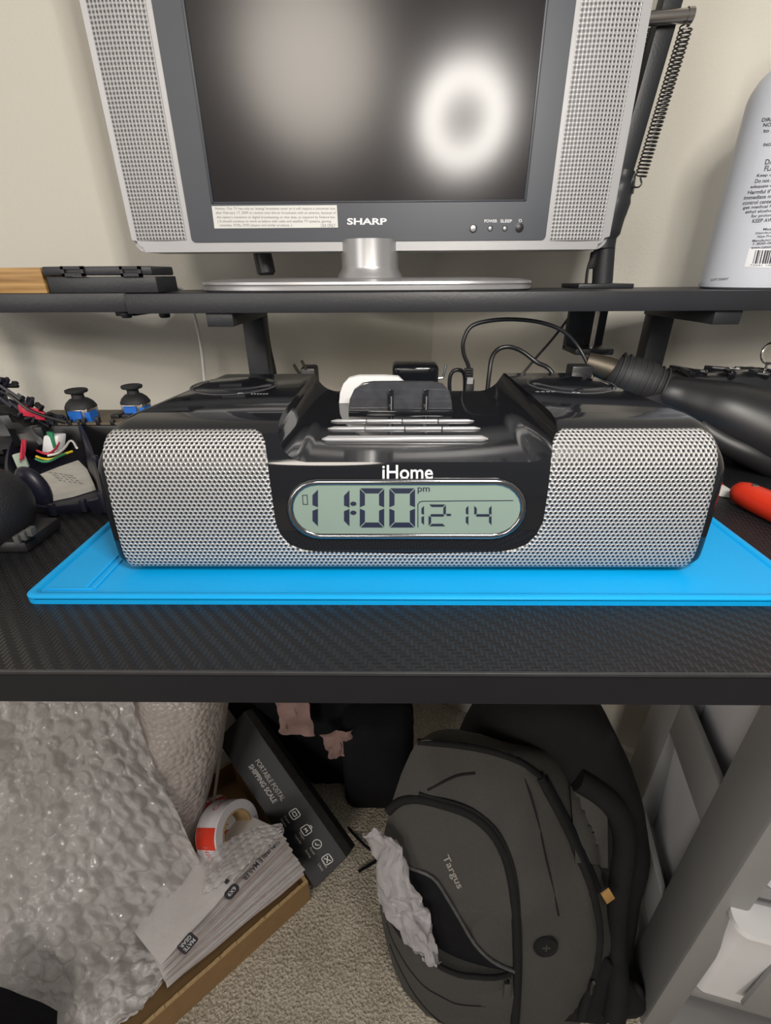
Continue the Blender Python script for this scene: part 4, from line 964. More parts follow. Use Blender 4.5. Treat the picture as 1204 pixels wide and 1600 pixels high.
bm = B(); ctube(bm, [px(-10, 608, Y=41), px(15, 618, Y=41), px(45, 640, Y=41), px(75, 652, Y=41), px(105, 660, Y=41)], 0.13, 6, 6); obj('dark_wire', bm, M_['cable'], hp)

gp = thing('controller_grip', 'smooth black controller grip at the left frame edge in front', 'controller', px(5, 850, Z=0))
bm = B(); bmesh.ops.create_uvsphere(bm, u_segments=36, v_segments=20, radius=1); c = px(-22, 806, Y=27.5)
for v in bm.verts:
    if v.co.z < -0.75: v.co.z = -0.75
bm.transform(Matrix.Translation((c.x, 27.3, 2.2)) @ Matrix.Rotation(0.5, 4, 'Z') @ Matrix.Diagonal((3.0, 3.6, 2.9, 1)))
obj('grip_shell', bm, mat('grainy_black_plastic', (0.02, 0.02, 0.024), 0.42, noise_amt=0.2, bump=0.25, bscale=900), gp, smooth=60)
for k in range(3):
    p = px(28 + k*10, 842 - k*6, Y=25.3); bm = B(); box(bm, p.x-0.18, p.x+0.18, 25.1, 25.6, p.z-0.3, p.z+0.25, 0.05); obj('contact', bm, M_['cartonedge'], gp)
bm = B(); box(bm, px(-40, 850, Y=25.6).x, px(44, 850, Y=25.6).x, 25.4, 29, 0, 0.9, 0.3); obj('underside', bm, M_['black'], gp)

# ------------------------------------------------------------------ under the desk: cardboard box and its contents
RZ = -70.5                                              # height of the box rim
ka = px(240, 1592, Z=RZ); kb_ = px(481, 1378, Z=RZ); ka.z = kb_.z = 0
d1 = (kb_-ka).normalized(); d2 = Vector((-d1.y, d1.x, 0))            # along the near rim, and towards the back
C0 = kb_ - d1*38.0; LB, WB, TK = 38.0, 28.0, 0.5
def bxp(a, b, z): p = C0 + d1*a + d2*b; return Vector((p.x, p.y, z))
cb = thing('cardboard_box', 'open brown cardboard box full of packing supplies on the carpet', 'box', bxp(LB/2, WB/2, FLOOR))
for nm, (a0, a1, b0, b1) in (('front_panel', (0, LB, 0, TK)), ('side_panel', (LB-TK, LB, TK, WB-TK)), ('side_panel', (0, TK, TK, WB-TK)), ('back_panel', (0, LB, WB-TK, WB))):
    bm = B(); obox(bm, bxp(a0, b0, FLOOR+0.3), d1*(a1-a0), d2*(b1-b0), Vector((0, 0, RZ-FLOOR-0.36))); pn = obj(nm, bm, M_['cardboard'], cb, smooth=0)
    bm = B(); 
    N = 60; ln = max(a1-a0, b1-b0); dd = d1 if a1-a0 > b1-b0 else d2; ww = d2*TK if a1-a0 > b1-b0 else d1*TK
    random.seed(int(a0*3+b0))
    for k in range(N):
        o_ = bxp(a0, b0, RZ-0.08) + dd*(ln*k/N); obox(bm, o_ + ww*0.05*random.random(), dd*(ln/N*1.02), ww*0.95, Vector((0, 0, 0.05 + 0.16*random.random())))
    tag(obj('torn_edge', bm, M_['cardedge'], pn, smooth=0), kind='stuff')
bm = B(); obox(bm, bxp(0, 0, FLOOR), d1*LB, d2*WB, Vector((0, 0, 0.3))); obj('bottom_panel', bm, M_['cardboard'], cb, smooth=0)
# bubble mailers fanned in the box
NM = 14
tA, tB = px(252, 1508, Z=-60.5), px(441, 1300, Z=-60.5)
eA, eB = px(262, 1543, Z=-66.5), px(478, 1366, Z=-66.5)
random.seed(9)
for k in range(NM):
    t = k/(NM-1); a = tA.lerp(eA, t) + Vector((random.uniform(-.25, .25), random.uniform(-.25, .25), 0)); b = tB.lerp(eB, t) + Vector((random.uniform(-.3, .3), random.uniform(-.3, .3), random.uniform(-.15, .15)))
    ed = (b-a).normalized(); dn = (d2*0.87 + Vector((0, 0, -0.48))); dn = (dn - ed*dn.dot(ed)).normalized(); nn_ = ed.cross(dn).normalized()
    if nn_.z < 0: nn_ = -nn_
    ln = (b-a).length; th = 0.40
    bm = B(); NU, NV = 10, 8
    for sgn in (1, -1):
        g = [[bm.verts.new(a + ed*(ln*i/NU) + dn*(14*j/NV) + nn_*(sgn*th*0.5*(math.sin(PI*min(1, j/2.0+0.1)/2)) + 0.07*math.sin(i*1.3 + k*2) - (0.42*j/NV))) for i in range(NU+1)] for j in range(NV+1)]
        for j in range(NV):
            for i in range(NU): bm.faces.new((g[j][i], g[j][i+1], g[j+1][i+1], g[j+1][i]))
    bmesh.ops.remove_doubles(bm, verts=bm.verts, dist=0.002)
    o = obj('bubble_mailer', bm, M_['mailer'] if k % 3 != 1 else M_['mailer2'], smooth=60)
    if k == 0:
        tag(o, 'topmost white bubble mailer with black print in the cardboard box', 'mailer', 'bubble mailers in the cardboard box')
        fm = lambda x, y: a + ed*(ln/2 + x) + dn*y + nn_*(th*0.5 + 0.10 - 0.42*y/14)
        top = o; a0_, ed0, dn0, nn0, ln0 = a.copy(), ed.copy(), dn.copy(), nn_.copy(), ln
    else: tag(o, 'white bubble mailer packed in the fanned stack below the printed one', 'mailer', 'bubble mailers in the cardboard box')
def mp(u, v, off=0.0):
    n = nn0 - dn0*(-0.42/20); p = a0_ + nn0*(0.40*0.5 + 0.12 + off); return pxp(u, v, p, nn0 + dn0*0.03)
def rot_text(bm, s, c, ang, w, h, bold=0.0):
    ca, sa = math.cos(ang), math.sin(ang)
    text(bm, s, lambda x, y: mp(c[0] + x*ca + y*sa, c[1] + x*sa - y*ca), w=w, h=h, bold=bold)
ang = math.atan2(1376-1322, 383-430)                          # print runs from upper right to lower left
bm = B(); rot_text(bm, 'BUBBLE MAILER', (404, 1347), ang, 72, 8.5, 0.02); rot_text(bm, 'POLY', (432, 1320), ang, 13, 5, 0.01); rot_text(bm, 'www.bubblemailers.com', (388, 1351), ang, 68, 4)
tag(obj('lettering', bm, M_['dark_print'], top, smooth=0), kind='stuff')
def emblem(name, c, ang, hw, hh, r, lines):
    bm = B(); ca, sa = math.cos(ang), math.sin(ang); f = lambda x, y, o_=0.0: mp(c[0] + x*ca - y*sa, c[1] + x*sa + y*ca, o_)
    bm.faces.new([bm.verts.new(f(x, y)) for x, y in rrect(-hw, hw, -hh, hh, r, 6)]); e = obj(name, bm, M_['dark_print'], top, smooth=0)
    bm = B()
    for s, cy, w, h in lines: text(bm, s, lambda x, y: f(x, -y, 0.02), w=w, h=h, cx=0, cy=-cy, bold=0.02)
    obj('emblem_lettering', bm, M_['white'], e, smooth=0)
emblem('size_emblem', (362, 1393), ang, 14, 7.5, 7.4, (('6X9', 0, 17, 6.5),))
emblem('brand_emblem', (293, 1474), ang, 17, 9.5, 4, (('MATE', -4, 24, 6), ('GEAR', 4, 24, 6)))
bm = B(); bm.faces.new([bm.verts.new(mp(u, v)) for u, v in ((349, 1378), (354, 1372), (359, 1376), (354, 1382))]); obj('black_square', bm, M_['dark_print'], top, smooth=0)

# black scale carton leaning in the back corner of the box
A_ = px(381, 1112, Y=57.5); Bc = px(541, 1340, Z=-66.0); Cc = px(490, 1386, Z=-71.0)
ex = Bc-A_; ey = (Cc-Bc); ey = ey - ex*(ey.dot(ex)/ex.length_squared); ez = ex.cross(ey).normalized()
if ez.y < 0: ez = -ez
sb = thing('scale_carton', 'slim black carton printed portable postal shipping scale leaning in the box', 'carton', (A_+Bc)/2)
bm = B(); obox(bm, A_, ex, ey, ez*4.0, 0.08, 1); obj('carton_body', bm, M_['boxblack'], sb, smooth=30)
bm = B(); obox(bm, A_ - ey.normalized()*0.03 - ez*0.02, ex, ey.normalized()*0.05, ez*2.4); obj('worn_side', bm, M_['cartonedge'], sb, smooth=0)
fsc = plane_f(A_, ex, ey)
nsc = -ez*0.03
fs2 = lambda u, v: pxp(u, v, A_ + nsc, ez)
def stext(bm, s, c, ang, w, h, bold=0):
    ca, sa = math.cos(ang), math.sin(ang); text(bm, s, lambda x, y: fs2(c[0] + x*ca + y*sa, c[1] + x*sa - y*ca), w=w, h=h, bold=bold)
sa_ = math.atan2(1250-1192, 440-401)
bm = B(); stext(bm, 'PORTABLE POSTAL', (422, 1219), sa_, 75, 8); stext(bm, 'SHIPPING SCALE', (410.5, 1224.5), sa_, 70, 8.5, 0.02)
for s, c, w in (('Digital', (448, 1281), 13), ('Display', (443, 1286), 15), ('Weight', (471, 1306), 14), ('Capacity', (465, 1311), 17), ('Power', (488, 1330), 13), ('Saving', (481, 1334), 14), ('Modes', (507, 1350), 13), ('Units', (501, 1355), 12)): stext(bm, s, c, sa_, w, 4)
tag(obj('lettering', bm, mat('dim_white_print', (0.40, 0.38, 0.36), 0.6), sb, smooth=0), kind='stuff')
def icon(kind, c, r):
    bm = B(); ca, sa = math.cos(sa_), math.sin(sa_); f = lambda x, y: fs2(c[0] + x*ca - y*sa, c[1] + x*sa + y*ca)
    pl_ = rrect(-r, r, -r, r, 3, 3) if kind != 'o' else [(r*math.cos(t*PI/10), r*math.sin(t*PI/10)) for t in range(20)]
    line(bm, pl_ + [pl_[0]], 1.3, f)
    if kind == 'd': line(bm, [(-3.5, -2.5), (3.5, -2.5), (3.5, 2.5), (-3.5, 2.5), (-3.5, -2.5)], 1.1, f)
    if kind == 'w': line(bm, [(-3, 2), (-2, -2), (0, 1), (2, -2), (3, 2)], 1.2, f); line(bm, [(-2, -r), (-2, -r-3), (2, -r-3), (2, -r)], 1.1, f)
    if kind == 'o': line(bm, [(-3, 1), (0, 2.5), (3, -2)], 1.2, f)
    if kind == 'p': line(bm, [(-4, -3), (0, 0), (4, -3)], 1.4, f); line(bm, [(-4, 3), (0, 0), (4, 3)], 1.4, f)
    tag(obj('icon', bm, M_['sticker'], sb, smooth=0), kind='stuff')
for kd, c in (('d', (460, 1272)), ('w', (478, 1297)), ('o', (495, 1319)), ('p', (511, 1343))): icon(kd, c, 7.0)

# bubble wrap: a loose billowing sheet of large bubbles
net = [[(-8, 1085, 44), (40, 1085, 45), (95, 1085, 46.5), (150, 1085, 47), (205, 1085, 47)],
       [(-20, 1170, 39), (25, 1165, 41), (90, 1160, 42), (165, 1165, 42.5), (238, 1188, 43.5)],
       [(-40, 1270, 35), (20, 1265, 36), (100, 1260, 37), (190, 1265, 38.5), (283, 1285, 41)],
       [(-60, 1370, 30.5), (25, 1370, 31.5), (110, 1370, 32.5), (210, 1372, 35), (322, 1385, 38)],
       [(-60, 1450, 27), (30, 1460, 27.5), (115, 1460, 28.5), (205, 1462, 30.5), (298, 1462, 32)],
       [(-40, 1530, 24), (35, 1535, 24.5), (105, 1540, 25), (180, 1536, 26), (256, 1528, 27.2)],
       [(20, 1585, 21.5), (70, 1600, 21.5), (115, 1612, 21.7), (165, 1605, 22.5), (215, 1585, 23.5)]]
NET = [[px(u, v, Y=y) for u, v, y in r] for r in net]
def cr(p0, p1, p2, p3, t): return 0.5*((2*p1) + (p2-p0)*t + (2*p0-5*p1+4*p2-p3)*t*t + (3*p1-p0-3*p2+p3)*t**3)
def surf(NETX, a, b):
    nr, nc = len(NETX), len(NETX[0]); x = a*(nc-1); i = min(int(x), nc-2); fx = x-i; y = b*(nr-1); j = min(int(y), nr-2); fy = y-j
    rows = []
    for q in (j-1, j, j+1, j+2):
        r = NETX[min(max(q, 0), nr-1)]; rows.append(cr(r[max(i-1, 0)], r[i], r[i+1], r[min(i+2, nc-1)], fx))
    return cr(*rows, fy)
def bubble_sheet(NETX, nu, nv, pitch, hgt, crease, side, Lu, Lv, seed=0):
    """sheet with domed bubbles in hexagonal rows"""
    P = [[surf(NETX, i/nu, j/nv) for i in range(nu+1)] for j in range(nv+1)]
    b_ = B(); V = []; ys = [0.0]
    for j in range(nv): ys.append(ys[-1] + (P[j+1][nu//2] - P[j][nu//2]).length)
    for j in range(nv+1):
        row = []
        for i in range(nu+1):
            p = P[j][i]; du = P[j][min(i+1, nu)] - P[j][max(i-1, 0)]; dv = P[min(j+1, nv)][i] - P[max(j-1, 0)][i]
            n = du.cross(dv).normalized()
            if n.dot(CAM-p) < 0: n = -n
            x, y = p.x*1.1, ys[j]; best = 9
            for oy, oxx in ((0, 0), (0.5, 0.5)):
                cx_ = (math.floor(x/pitch - oxx + 0.5) + oxx)*pitch; cy_ = (math.floor(y/(pitch*1.732) - oy + 0.5) + oy)*pitch*1.732
                best = min(best, math.hypot(x-cx_, y-cy_))
            r = best/(pitch*0.44); h = hgt*math.sqrt(max(0, 1-r**4)) if r < 1 else 0
            q = Vector((x*0.35, y*0.35, seed)); w_ = crease*(noise.noise(q) + 0.5*noise.noise(q*2.7)) + 0.10*noise.noise(q*9)
            row.append(b_.verts.new(p + n*(h*(0.75 + 0.5*noise.noise(Vector((x*.8, y*.8, 5)))) + w_)))
        V.append(row)
    for j in range(nv):
        for i in range(nu): b_.faces.new((V[j][i], V[j][i+1], V[j+1][i+1], V[j+1][i]))
    return b_
bm = bubble_sheet(NET, 210, 290, 2.5, 0.5, 1.0, 1, 44, 58, 1)
bw = thing('bubble_wrap_sheet', 'large loose sheet of clear big-bubble wrap spilling over the cardboard box', 'bubble wrap', px(120, 1500, Y=27))
obj('outer_layer', bm, M_['bubble'], bw, smooth=70)
NETB = [[p + (p-CAM).normalized()*2.2 + Vector((0, 0, -0.8)) for p in r_] for r_ in NET]
bm = bubble_sheet(NETB, 110, 150, 2.7, 0.3, 1.4, 1, 44, 58, 7); obj('inner_layer', bm, M_['bubble2'], bw, smooth=70)
net2 = [[(318, 1345, 33.5), (352, 1318, 35), (392, 1296, 36), (440, 1286, 35.5)], [(320, 1375, 31.5), (356, 1345, 33), (396, 1318, 33.6), (444, 1302, 33)], [(318, 1400, 29.6), (350, 1378, 30.6), (388, 1352, 31), (425, 1325, 31.4)]]
bm = bubble_sheet([[mp(u, v, 0.9 + 1.5*(y-31)/5) for u, v, y in r] for r in net2], 80, 50, 1.2, 0.3, 0.5, 1, 18, 10, 4)
tag(obj('clear_wrap', bm, M_['wrap'], smooth=70), 'crinkled clear wrap lying between tape rolls and the printed mailer', 'plastic wrap')
# roll of small-bubble wrap standing in the box
r0, r1 = px(286, 1098, Y=51), px(262, 1330, Y=45)
RR = 6.5; axr = (r0-r1).normalized()
ru = thing('bubble_wrap_roll', 'rolled length of small-bubble wrap standing upright behind the large sheet', 'bubble wrap', r1)
Mr2 = Matrix.Translation(r1 - axr*1) @ axr.to_track_quat('Z', 'Y').to_matrix().to_4x4(); Lr = (r0-r1).length + 7
bm = B(); prof = [(4.0, 0)] + [(4.0 + (RR-4.0)*min(1, z/Lr*1.5)**0.8, z) for z in [Lr*k/30 for k in range(1, 28)]] + [(RR, Lr-1), (RR-0.6, Lr-0.3), (RR-1.6, Lr), (1.6, Lr-0.2), (1.5, Lr-3)]
lathe(bm, prof, 64, Mr2)
for v in bm.verts: v.co += Vector((noise.noise(v.co*0.18), noise.noise(v.co*0.18 + Vector((9, 0, 0))), 0))*0.55
obj('rolled_sheet', bm, M_['rollfilm'], ru, smooth=60)
bm = B(); pts = [Mr2 @ Vector((RR*1.0*math.cos(2.2), RR*1.0*math.sin(2.2), z)) for z in (8, 16, 24, Lr-2)]
grid(bm, lambda a, b: Mr2 @ Vector(((RR+0.15+0.25*a)*math.cos(-2.4+a*0.5), (RR+0.15+0.25*a)*math.sin(-2.4+a*0.5), 6 + (Lr-8)*b)), 6, 10); obj('loose_end', bm, M_['rollfilm'], ru, smooth=60)
# tape rolls
def tape(label, c, axis, R, r, h, m, stripes, tx):
    t_ = thing('tape_roll', label, 'tape roll', c); Mx = Matrix.Translation(c) @ axis.normalized().to_track_quat('Z', 'Y').to_matrix().to_4x4()
    b_ = B(); lathe(b_, [(r, -h/2), (R-0.1, -h/2), (R, -h/2+0.1), (R, h/2-0.1), (R-0.1, h/2), (r, h/2), (r, -h/2)], 44, Mx); obj('tape_ring', b_, m, t_, smooth=40)
    b_ = B(); lathe(b_, [(r-0.02, -h/2-0.02), (r-0.3, -h/2-0.02), (r-0.3, h/2+0.02), (r-0.02, h/2+0.02)], 36, Mx); obj('core', b_, M_['cardedge'], t_, smooth=40)
    for k in range(stripes):
        a0 = k*2*PI/stripes; b_ = B()
        g = lambda a, b: Mx @ Vector(((R+0.02)*math.cos(a0 + a*0.7), (R+0.02)*math.sin(a0 + a*0.7), (b-0.5)*h*0.92)); grid(b_, g, 8, 1); obj('red_band', b_, M_['red'], t_, smooth=60)
        b_ = B(); text(b_, tx, lambda x, y: Mx @ Vector(((R+0.04)*math.cos(a0 + 0.85 + x/R), (R+0.04)*math.sin(a0 + 0.85 + x/R), y)), h=1.2, cx=0.9, cy=0); obj('lettering', b_, M_['red_print'], t_, smooth=0)
tape('white packing tape roll with red print nestled behind the clear wrap', px(356, 1297, Y=44.0), Vector((0.75, -0.25, 0.45)), 4.4, 3.0, 5.0, M_['tape'], 3, 'HIDO')
tape('red and white tape roll partly hidden beside the standing bubble roll', px(328, 1298, Y=46.0), Vector((-0.55, -0.6, 0.4)), 4.8, 3.4, 5.0, M_['whiteplastic'], 5, 'HOT')
# black cloth in the left corner
bm = B(); c = px(-5, 1600, Y=15.5)
def cl(a, b):
    u = -60 + 150*a; v = 1528 + 130*b + 22*a + 30*a*a; p = px(u, v, Y=22.0 - 3.0*b); return p + Vector((0, 0, 0.8*noise.noise(Vector((a*4, b*4, 2)))))
grid(bm, cl, 30, 24); bmesh.ops.solidify(bm, geom=bm.faces[:], thickness=0.4)
tag(obj('black_cloth', bm, M_['cloth'], smooth=60), 'black cloth hanging over the box corner at the bottom left', 'cloth')

# ------------------------------------------------------------------ black bag and paper behind the box
def lump(b_, pts_front, pts_back, bulge, seed, amp=0.8, rings=7):
    """closed soft body: front outline, back outline, both with the same number of points"""
    n = len(pts_front); cf = sum(pts_front, Vector())/n; cb2 = sum(pts_back, Vector())/n; ax_ = (cf-cb2).normalized()
    R_ = []
    for k in range(rings, 0, -1):
        s = k/rings; R_.append([cf + (p-cf)*s + ax_*(bulge*(1-s*s)) for p in pts_front])
    R_ = R_[::-1]
    for k in (0.25, 0.5, 0.75): R_.append([p.lerp(q, k) + (p-cf).normalized()*0.5*math.sin(PI*k) for p, q in zip(pts_front, pts_back)])
    R_.append(list(pts_back)); R_.append([cb2 + (p-cb2)*0.4 for p in pts_back])
    V = [[b_.verts.new(p + Vector((noise.noise(p*0.22 + Vector((seed, 0, 0))), noise.noise(p*0.22 + Vector((0, seed, 3))), noise.noise(p*0.22 + Vector((3, 1, seed)))))*amp) for p in r] for r in R_]
    c0 = b_.verts.new(sum((v.co for v in V[0]), Vector())/n + ax_*0.05)
    for k in range(n): b_.faces.new((c0, V[0][k], V[0][(k+1) % n]))
    for a, b in zip(V, V[1:]):
        for k in range(n): b_.faces.new((a[k], a[(k+1) % n], b[(k+1) % n], b[k]))
    b_.faces.new(V[-1][::-1]); return b_
def outline(l, Y, n=4): return catmull([px(u, v, Y=Y) for u, v in l], n, True)
ol = [(350, 1075), (430, 1060), (520, 1065), (600, 1072), (640, 1085), (637, 1150), (630, 1220), (610, 1290), (575, 1335), (535, 1345), (500, 1310), (455, 1260), (400, 1180)]
bm = B(); lump(bm, outline(ol, 61), outline([(u*0.9+50, v*0.92+60) for u, v in ol], 66), 2.0, 3, 1.6)
for v in bm.verts: v.co.z = max(v.co.z, FLOOR+0.05)
bb = thing('black_bag', 'slumped black fabric bag in the shadow behind the cardboard box', 'bag', (-6, 55, FLOOR))
obj('bag_body', bm, M_['cloth'], bb, smooth=60)
bm = B(); ctube(bm, [px(560, 1362, Z=FLOOR+.4), px(600, 1335, Z=FLOOR+.4), px(575, 1325, Z=FLOOR+1), px(540, 1290, Y=51)], 0.25, 6, 6); obj('strap', bm, M_['cloth'], bb)
bm = B(); box(bm, -9, 4, 53, 62, FLOOR, FLOOR+22, 2.5, 4); obj('bag_base', bm, M_['cloth'], bb, smooth=60)
def crumple(l, Y, seed, amp=0.9, n=14):
    b_ = B(); P_ = [px(u, v, Y=Y) for u, v in l]
    grid(b_, lambda a, b: (P_[0].lerp(P_[1], a)).lerp(P_[3].lerp(P_[2], a), b) + Vector((0, -1, 0.3))*amp*noise.noise(Vector((a*3, b*3, seed))) + Vector((noise.noise(Vector((a*5, b*5, seed+4))), 0, noise.noise(Vector((a*5, b*5, seed+8)))))*0.7, n, n)
    bmesh.ops.solidify(b_, geom=b_.faces[:], thickness=0.06); return b_
tag(obj('crumpled_paper', crumple([(428, 1088), (478, 1082), (492, 1150), (440, 1148)], 54.5, 1), M_['pink'], smooth=40), 'upper crumpled pinkish paper scrap tucked in the black bag', 'paper')
tag(obj('crumpled_paper', crumple([(500, 1148), (552, 1140), (546, 1178), (516, 1186)], 54, 6), M_['pink'], smooth=40), 'lower torn pinkish paper scrap tucked in the black bag', 'paper')
tag(obj('paper_scrap', crumple([(498, 1250), (520, 1254), (514, 1276), (500, 1262)], 50, 9, 0.2), M_['paper'], smooth=40), 'tiny pale paper scrap below the torn pink paper', 'paper')

# ------------------------------------------------------------------ backpack
bp = thing('backpack', 'grey backpack with open front pocket slumped on the carpet under the desk', 'backpack', (10, 36, FLOOR))
N1 = Vector((-0.12, -1, 0.22)).normalized(); Q1 = Vector((6, 27.5, FLOOR)); Q2 = Q1 - N1*6.0; Q3 = Q1 - N1*10
f1 = [(650, 1160), (700, 1163), (760, 1172), (812, 1190), (850, 1245), (888, 1320), (915, 1390), (930, 1460), (926, 1530), (905, 1610), (800, 1680), (700, 1650), (642, 1565), (606, 1480), (592, 1400), (594, 1330), (614, 1250)]
f2 = [(690, 1150), (735, 1150), (800, 1160), (860, 1175), (905, 1230), (935, 1310), (952, 1390), (960, 1460), (955, 1530), (930, 1610), (830, 1670), (730, 1640), (660, 1560), (630, 1480), (618, 1400), (622, 1330), (650, 1240)]
f3 = [(735, 1130), (770, 1095), (830, 1078), (905, 1085), (950, 1125), (985, 1210), (998, 1290), (985, 1380), (975, 1480), (965, 1600), (850, 1670), (760, 1640), (690, 1560), (660, 1480), (650, 1400), (660, 1330), (690, 1230)]
def lay_(l, Q): 
    out = []
    for u, v in l:
        p = pxp(u, v, Q, N1); p.z = max(p.z, FLOOR+0.6); out.append(p)
    return catmull(out, 5, True)
F1, F2, F3 = lay_(f1, Q1), lay_(f2, Q2), lay_(f3, Q3)
def fold(p, s): return 0.85*noise.noise(p*0.16 + Vector((s, 2, 0))) + 0.3*noise.noise(p*0.42 + Vector((0, s, 5)))
bm = B(); n = len(F1); cf = sum(F1, Vector())/n; R_ = []
for s in (0.12, 0.25, 0.4, 0.55, 0.7, 0.82, 0.92, 0.97, 1.0): R_.append([cf + (p-cf)*s + N1*(2.6*(1-s**3)) for p in F1])
for k in (0.12, 0.3, 0.5, 0.75, 1.0): R_.append([p.lerp(q, k) + (p-cf).normalized()*0.6*math.sin(PI*k) for p, q in zip(F1, F2)])
cb2 = sum(F2, Vector())/n; R_.append([cb2 + (p-cb2)*0.93 - N1*0.4 for p in F2]); R_.append([cb2 + (p-cb2)*0.5 - N1*0.5 for p in F2])
V = [[bm.verts.new(p + N1*fold(p, 1.0)) for p in r] for r in R_]; c0 = bm.verts.new(cf + N1*2.6)
for k in range(n): bm.faces.new((c0, V[0][k], V[0][(k+1) % n]))
for a, b in zip(V, V[1:]):
    for k in range(n): bm.faces.new((a[k], a[(k+1) % n], b[(k+1) % n], b[k]))
bm.faces.new(V[-1][::-1])
for v in bm.verts: v.co.z = max(v.co.z, FLOOR+0.1)
bmesh.ops.recalc_face_normals(bm, faces=bm.faces); bm.normal_update(); TREE = BVHTree.FromBMesh(bm)
obj('main_compartment', bm, M_['fabric'], bp, smooth=60)
bm = B(); R_ = [[p + N1*0.8 for p in [cb2 + (q-cb2)*0.9 for q in F3]]]
cb3 = sum(F3, Vector())/n
R_ = [[cb3 + (p-cb3)*0.5 + N1*5.5 for p in F3], [cb3 + (p-cb3)*0.9 + N1*5 for p in F3], [p + N1*3.5 for p in F3], list(F3), [p - N1*3.0 for p in F3], [cb3 + (p-cb3)*0.85 - N1*4 for p in F3]]
V = [[bm.verts.new(p + N1*fold(p, 4.0)) for p in r] for r in R_]
for a, b in zip(V, V[1:]):
    for k in range(n): bm.faces.new((a[k], a[(k+1) % n], b[(k+1) % n], b[k]))
bm.faces.new(V[0]); bm.faces.new(V[-1][::-1])
for v in bm.verts: v.co.z = max(v.co.z, FLOOR+0.1)
bmesh.ops.recalc_face_normals(bm, faces=bm.faces); bm.normal_update(); TREE3 = BVHTree.FromBMesh(bm)
obj('back_compartment', bm, M_['fabricdark'], bp, smooth=60)
def hit(u, v, off=0.0, tree=None):
    d = ray(u, v).normalized(); best = None
    for t in ((TREE, TREE3) if tree is None else (tree,)):
        h = t.ray_cast(CAM, d)
        if h[0] is not None and (best is None or h[3] < best[3]): best = h
    if best is None: return pxp(u, v, Q1, N1)
    nn2 = best[1] if best[1].dot(d) < 0 else -best[1]
    return best[0] + nn2*off
def hpath(l, off=0.0, sub=3, tree=None):
    out = []
    for a, b in zip(l, l[1:]):
        for k in range(sub): out.append((a[0]+(b[0]-a[0])*k/sub, a[1]+(b[1]-a[1])*k/sub))
    out.append(l[-1]); P_ = [hit(u, v, off, tree) for u, v in out]
    for _ in range(2): P_ = [P_[0]] + [(P_[i-1] + P_[i]*2 + P_[i+1])/4 for i in range(1, len(P_)-1)] + [P_[-1]]
    return P_
def strip(l, r, m, nm, off=0.05, flat=0.45, tree=None, label=None):
    b_ = B(); tube(b_, hpath(l, off, 3, tree), r, 10, True); return obj(nm, b_, m, bp, smooth=60, label=label)
arch = [(606, 1268), (622, 1252), (650, 1246), (690, 1256), (735, 1270), (768, 1298), (790, 1335), (802, 1385), (806, 1440), (808, 1500), (806, 1560), (803, 1610)]
strip(arch, 0.55, M_['fabricdark'], 'pocket_piping', 0.0, label='black zip edge of the front pocket')
strip([(u+5, v-7) for u, v in arch[2:]], 0.22, M_['fabricdark'], 'pocket_zip', 0.1)
strip([(842, 1212), (868, 1262), (896, 1318), (918, 1372), (932, 1424), (936, 1470), (928, 1520), (914, 1565), (908, 1590)], 0.65, M_['fabricdark'], 'main_zip', 0.0, label='black main zip')
strip([(652, 1159), (700, 1162), (760, 1171), (812, 1188), (842, 1212)], 0.4, M_['fabricdark'], 'top_seam', 0.0)
strip([(848, 1218), (880, 1276), (908, 1332), (930, 1388)], 0.7, M_['cloth'], 'gusset_gap', 0.0)
strip([(800, 1172), (826, 1232), (842, 1290), (850, 1330), (860, 1372), (872, 1430)], 0.12, M_['fabricdark'], 'side_crease', 0.03)
strip([(668, 1234), (690, 1222), (716, 1210), (742, 1208)], 0.16, M_['fabricdark'], 'top_crease', 0.02)
# opening of the lower pocket: dark interior between two zip edges
upper = [(604, 1344), (640, 1352), (678, 1366), (694, 1392), (718, 1432), (740, 1472), (768, 1500), (802, 1514)]
lower = [(593, 1372), (606, 1402), (622, 1428), (645, 1450), (680, 1476), (715, 1495), (755, 1507), (802, 1516)]
bm = B()
U_ = hpath(upper, 0.12, 3); L_ = hpath(lower, 0.12, 3)
g = [[bm.verts.new(U_[k].lerp(L_[k], j/4) + N1*(0.12 + 0.55*math.sin(PI*j/4)*math.sin(PI*k/(len(U_)-1)))) for j in range(5)] for k in range(len(U_))]
for k in range(len(U_)-1):
    for j in range(4): bm.faces.new((g[k][j], g[k+1][j], g[k+1][j+1], g[k][j+1]))
obj('pocket_opening', bm, M_['cloth'], bp, smooth=60, label='dark open mouth of the lower pocket')
bm = B(); tube(bm, [p + N1*0.15 for p in U_], 0.22, 8); obj('opening_edge', bm, M_['cartonedge'], bp, smooth=60)
# lower pocket panel bulging out under the opening
bot = [(606, 1480), (620, 1530), (650, 1580), (690, 1640), (730, 1655), (765, 1655), (790, 1640), (803, 1600)]
Bt = hpath(bot, 0.1, 3); bm = B(); K = 10
g = []
for k in range(len(L_)):
    row = []
    e = math.sin(PI*min(1, max(0, k/(len(L_)-1)))) ** 0.6
    for j in range(K+1):
        t = j/K; p = L_[k].lerp(Bt[k], t); hgt_ = 1.9*e*(1 - t**2) + 0.1
        q = p + N1*(hgt_ + 0.25*noise.noise(p*0.35)); q.z = max(q.z, FLOOR+0.1); row.append(bm.verts.new(q))
    g.append(row)
for k in range(len(g)-1):
    for j in range(K): bm.faces.new((g[k][j], g[k+1][j], g[k+1][j+1], g[k][j+1]))
LIP = [r[0].co.copy() for r in g]; SEAMS = [[r[j].co + N1*0.03 for r in g[2:-1]] for j in (3, 6)]
back_ = [bm.verts.new(p) for p in L_]
for k in range(len(g)-1): bm.faces.new((back_[k], back_[k+1], g[k+1][0], g[k][0]))
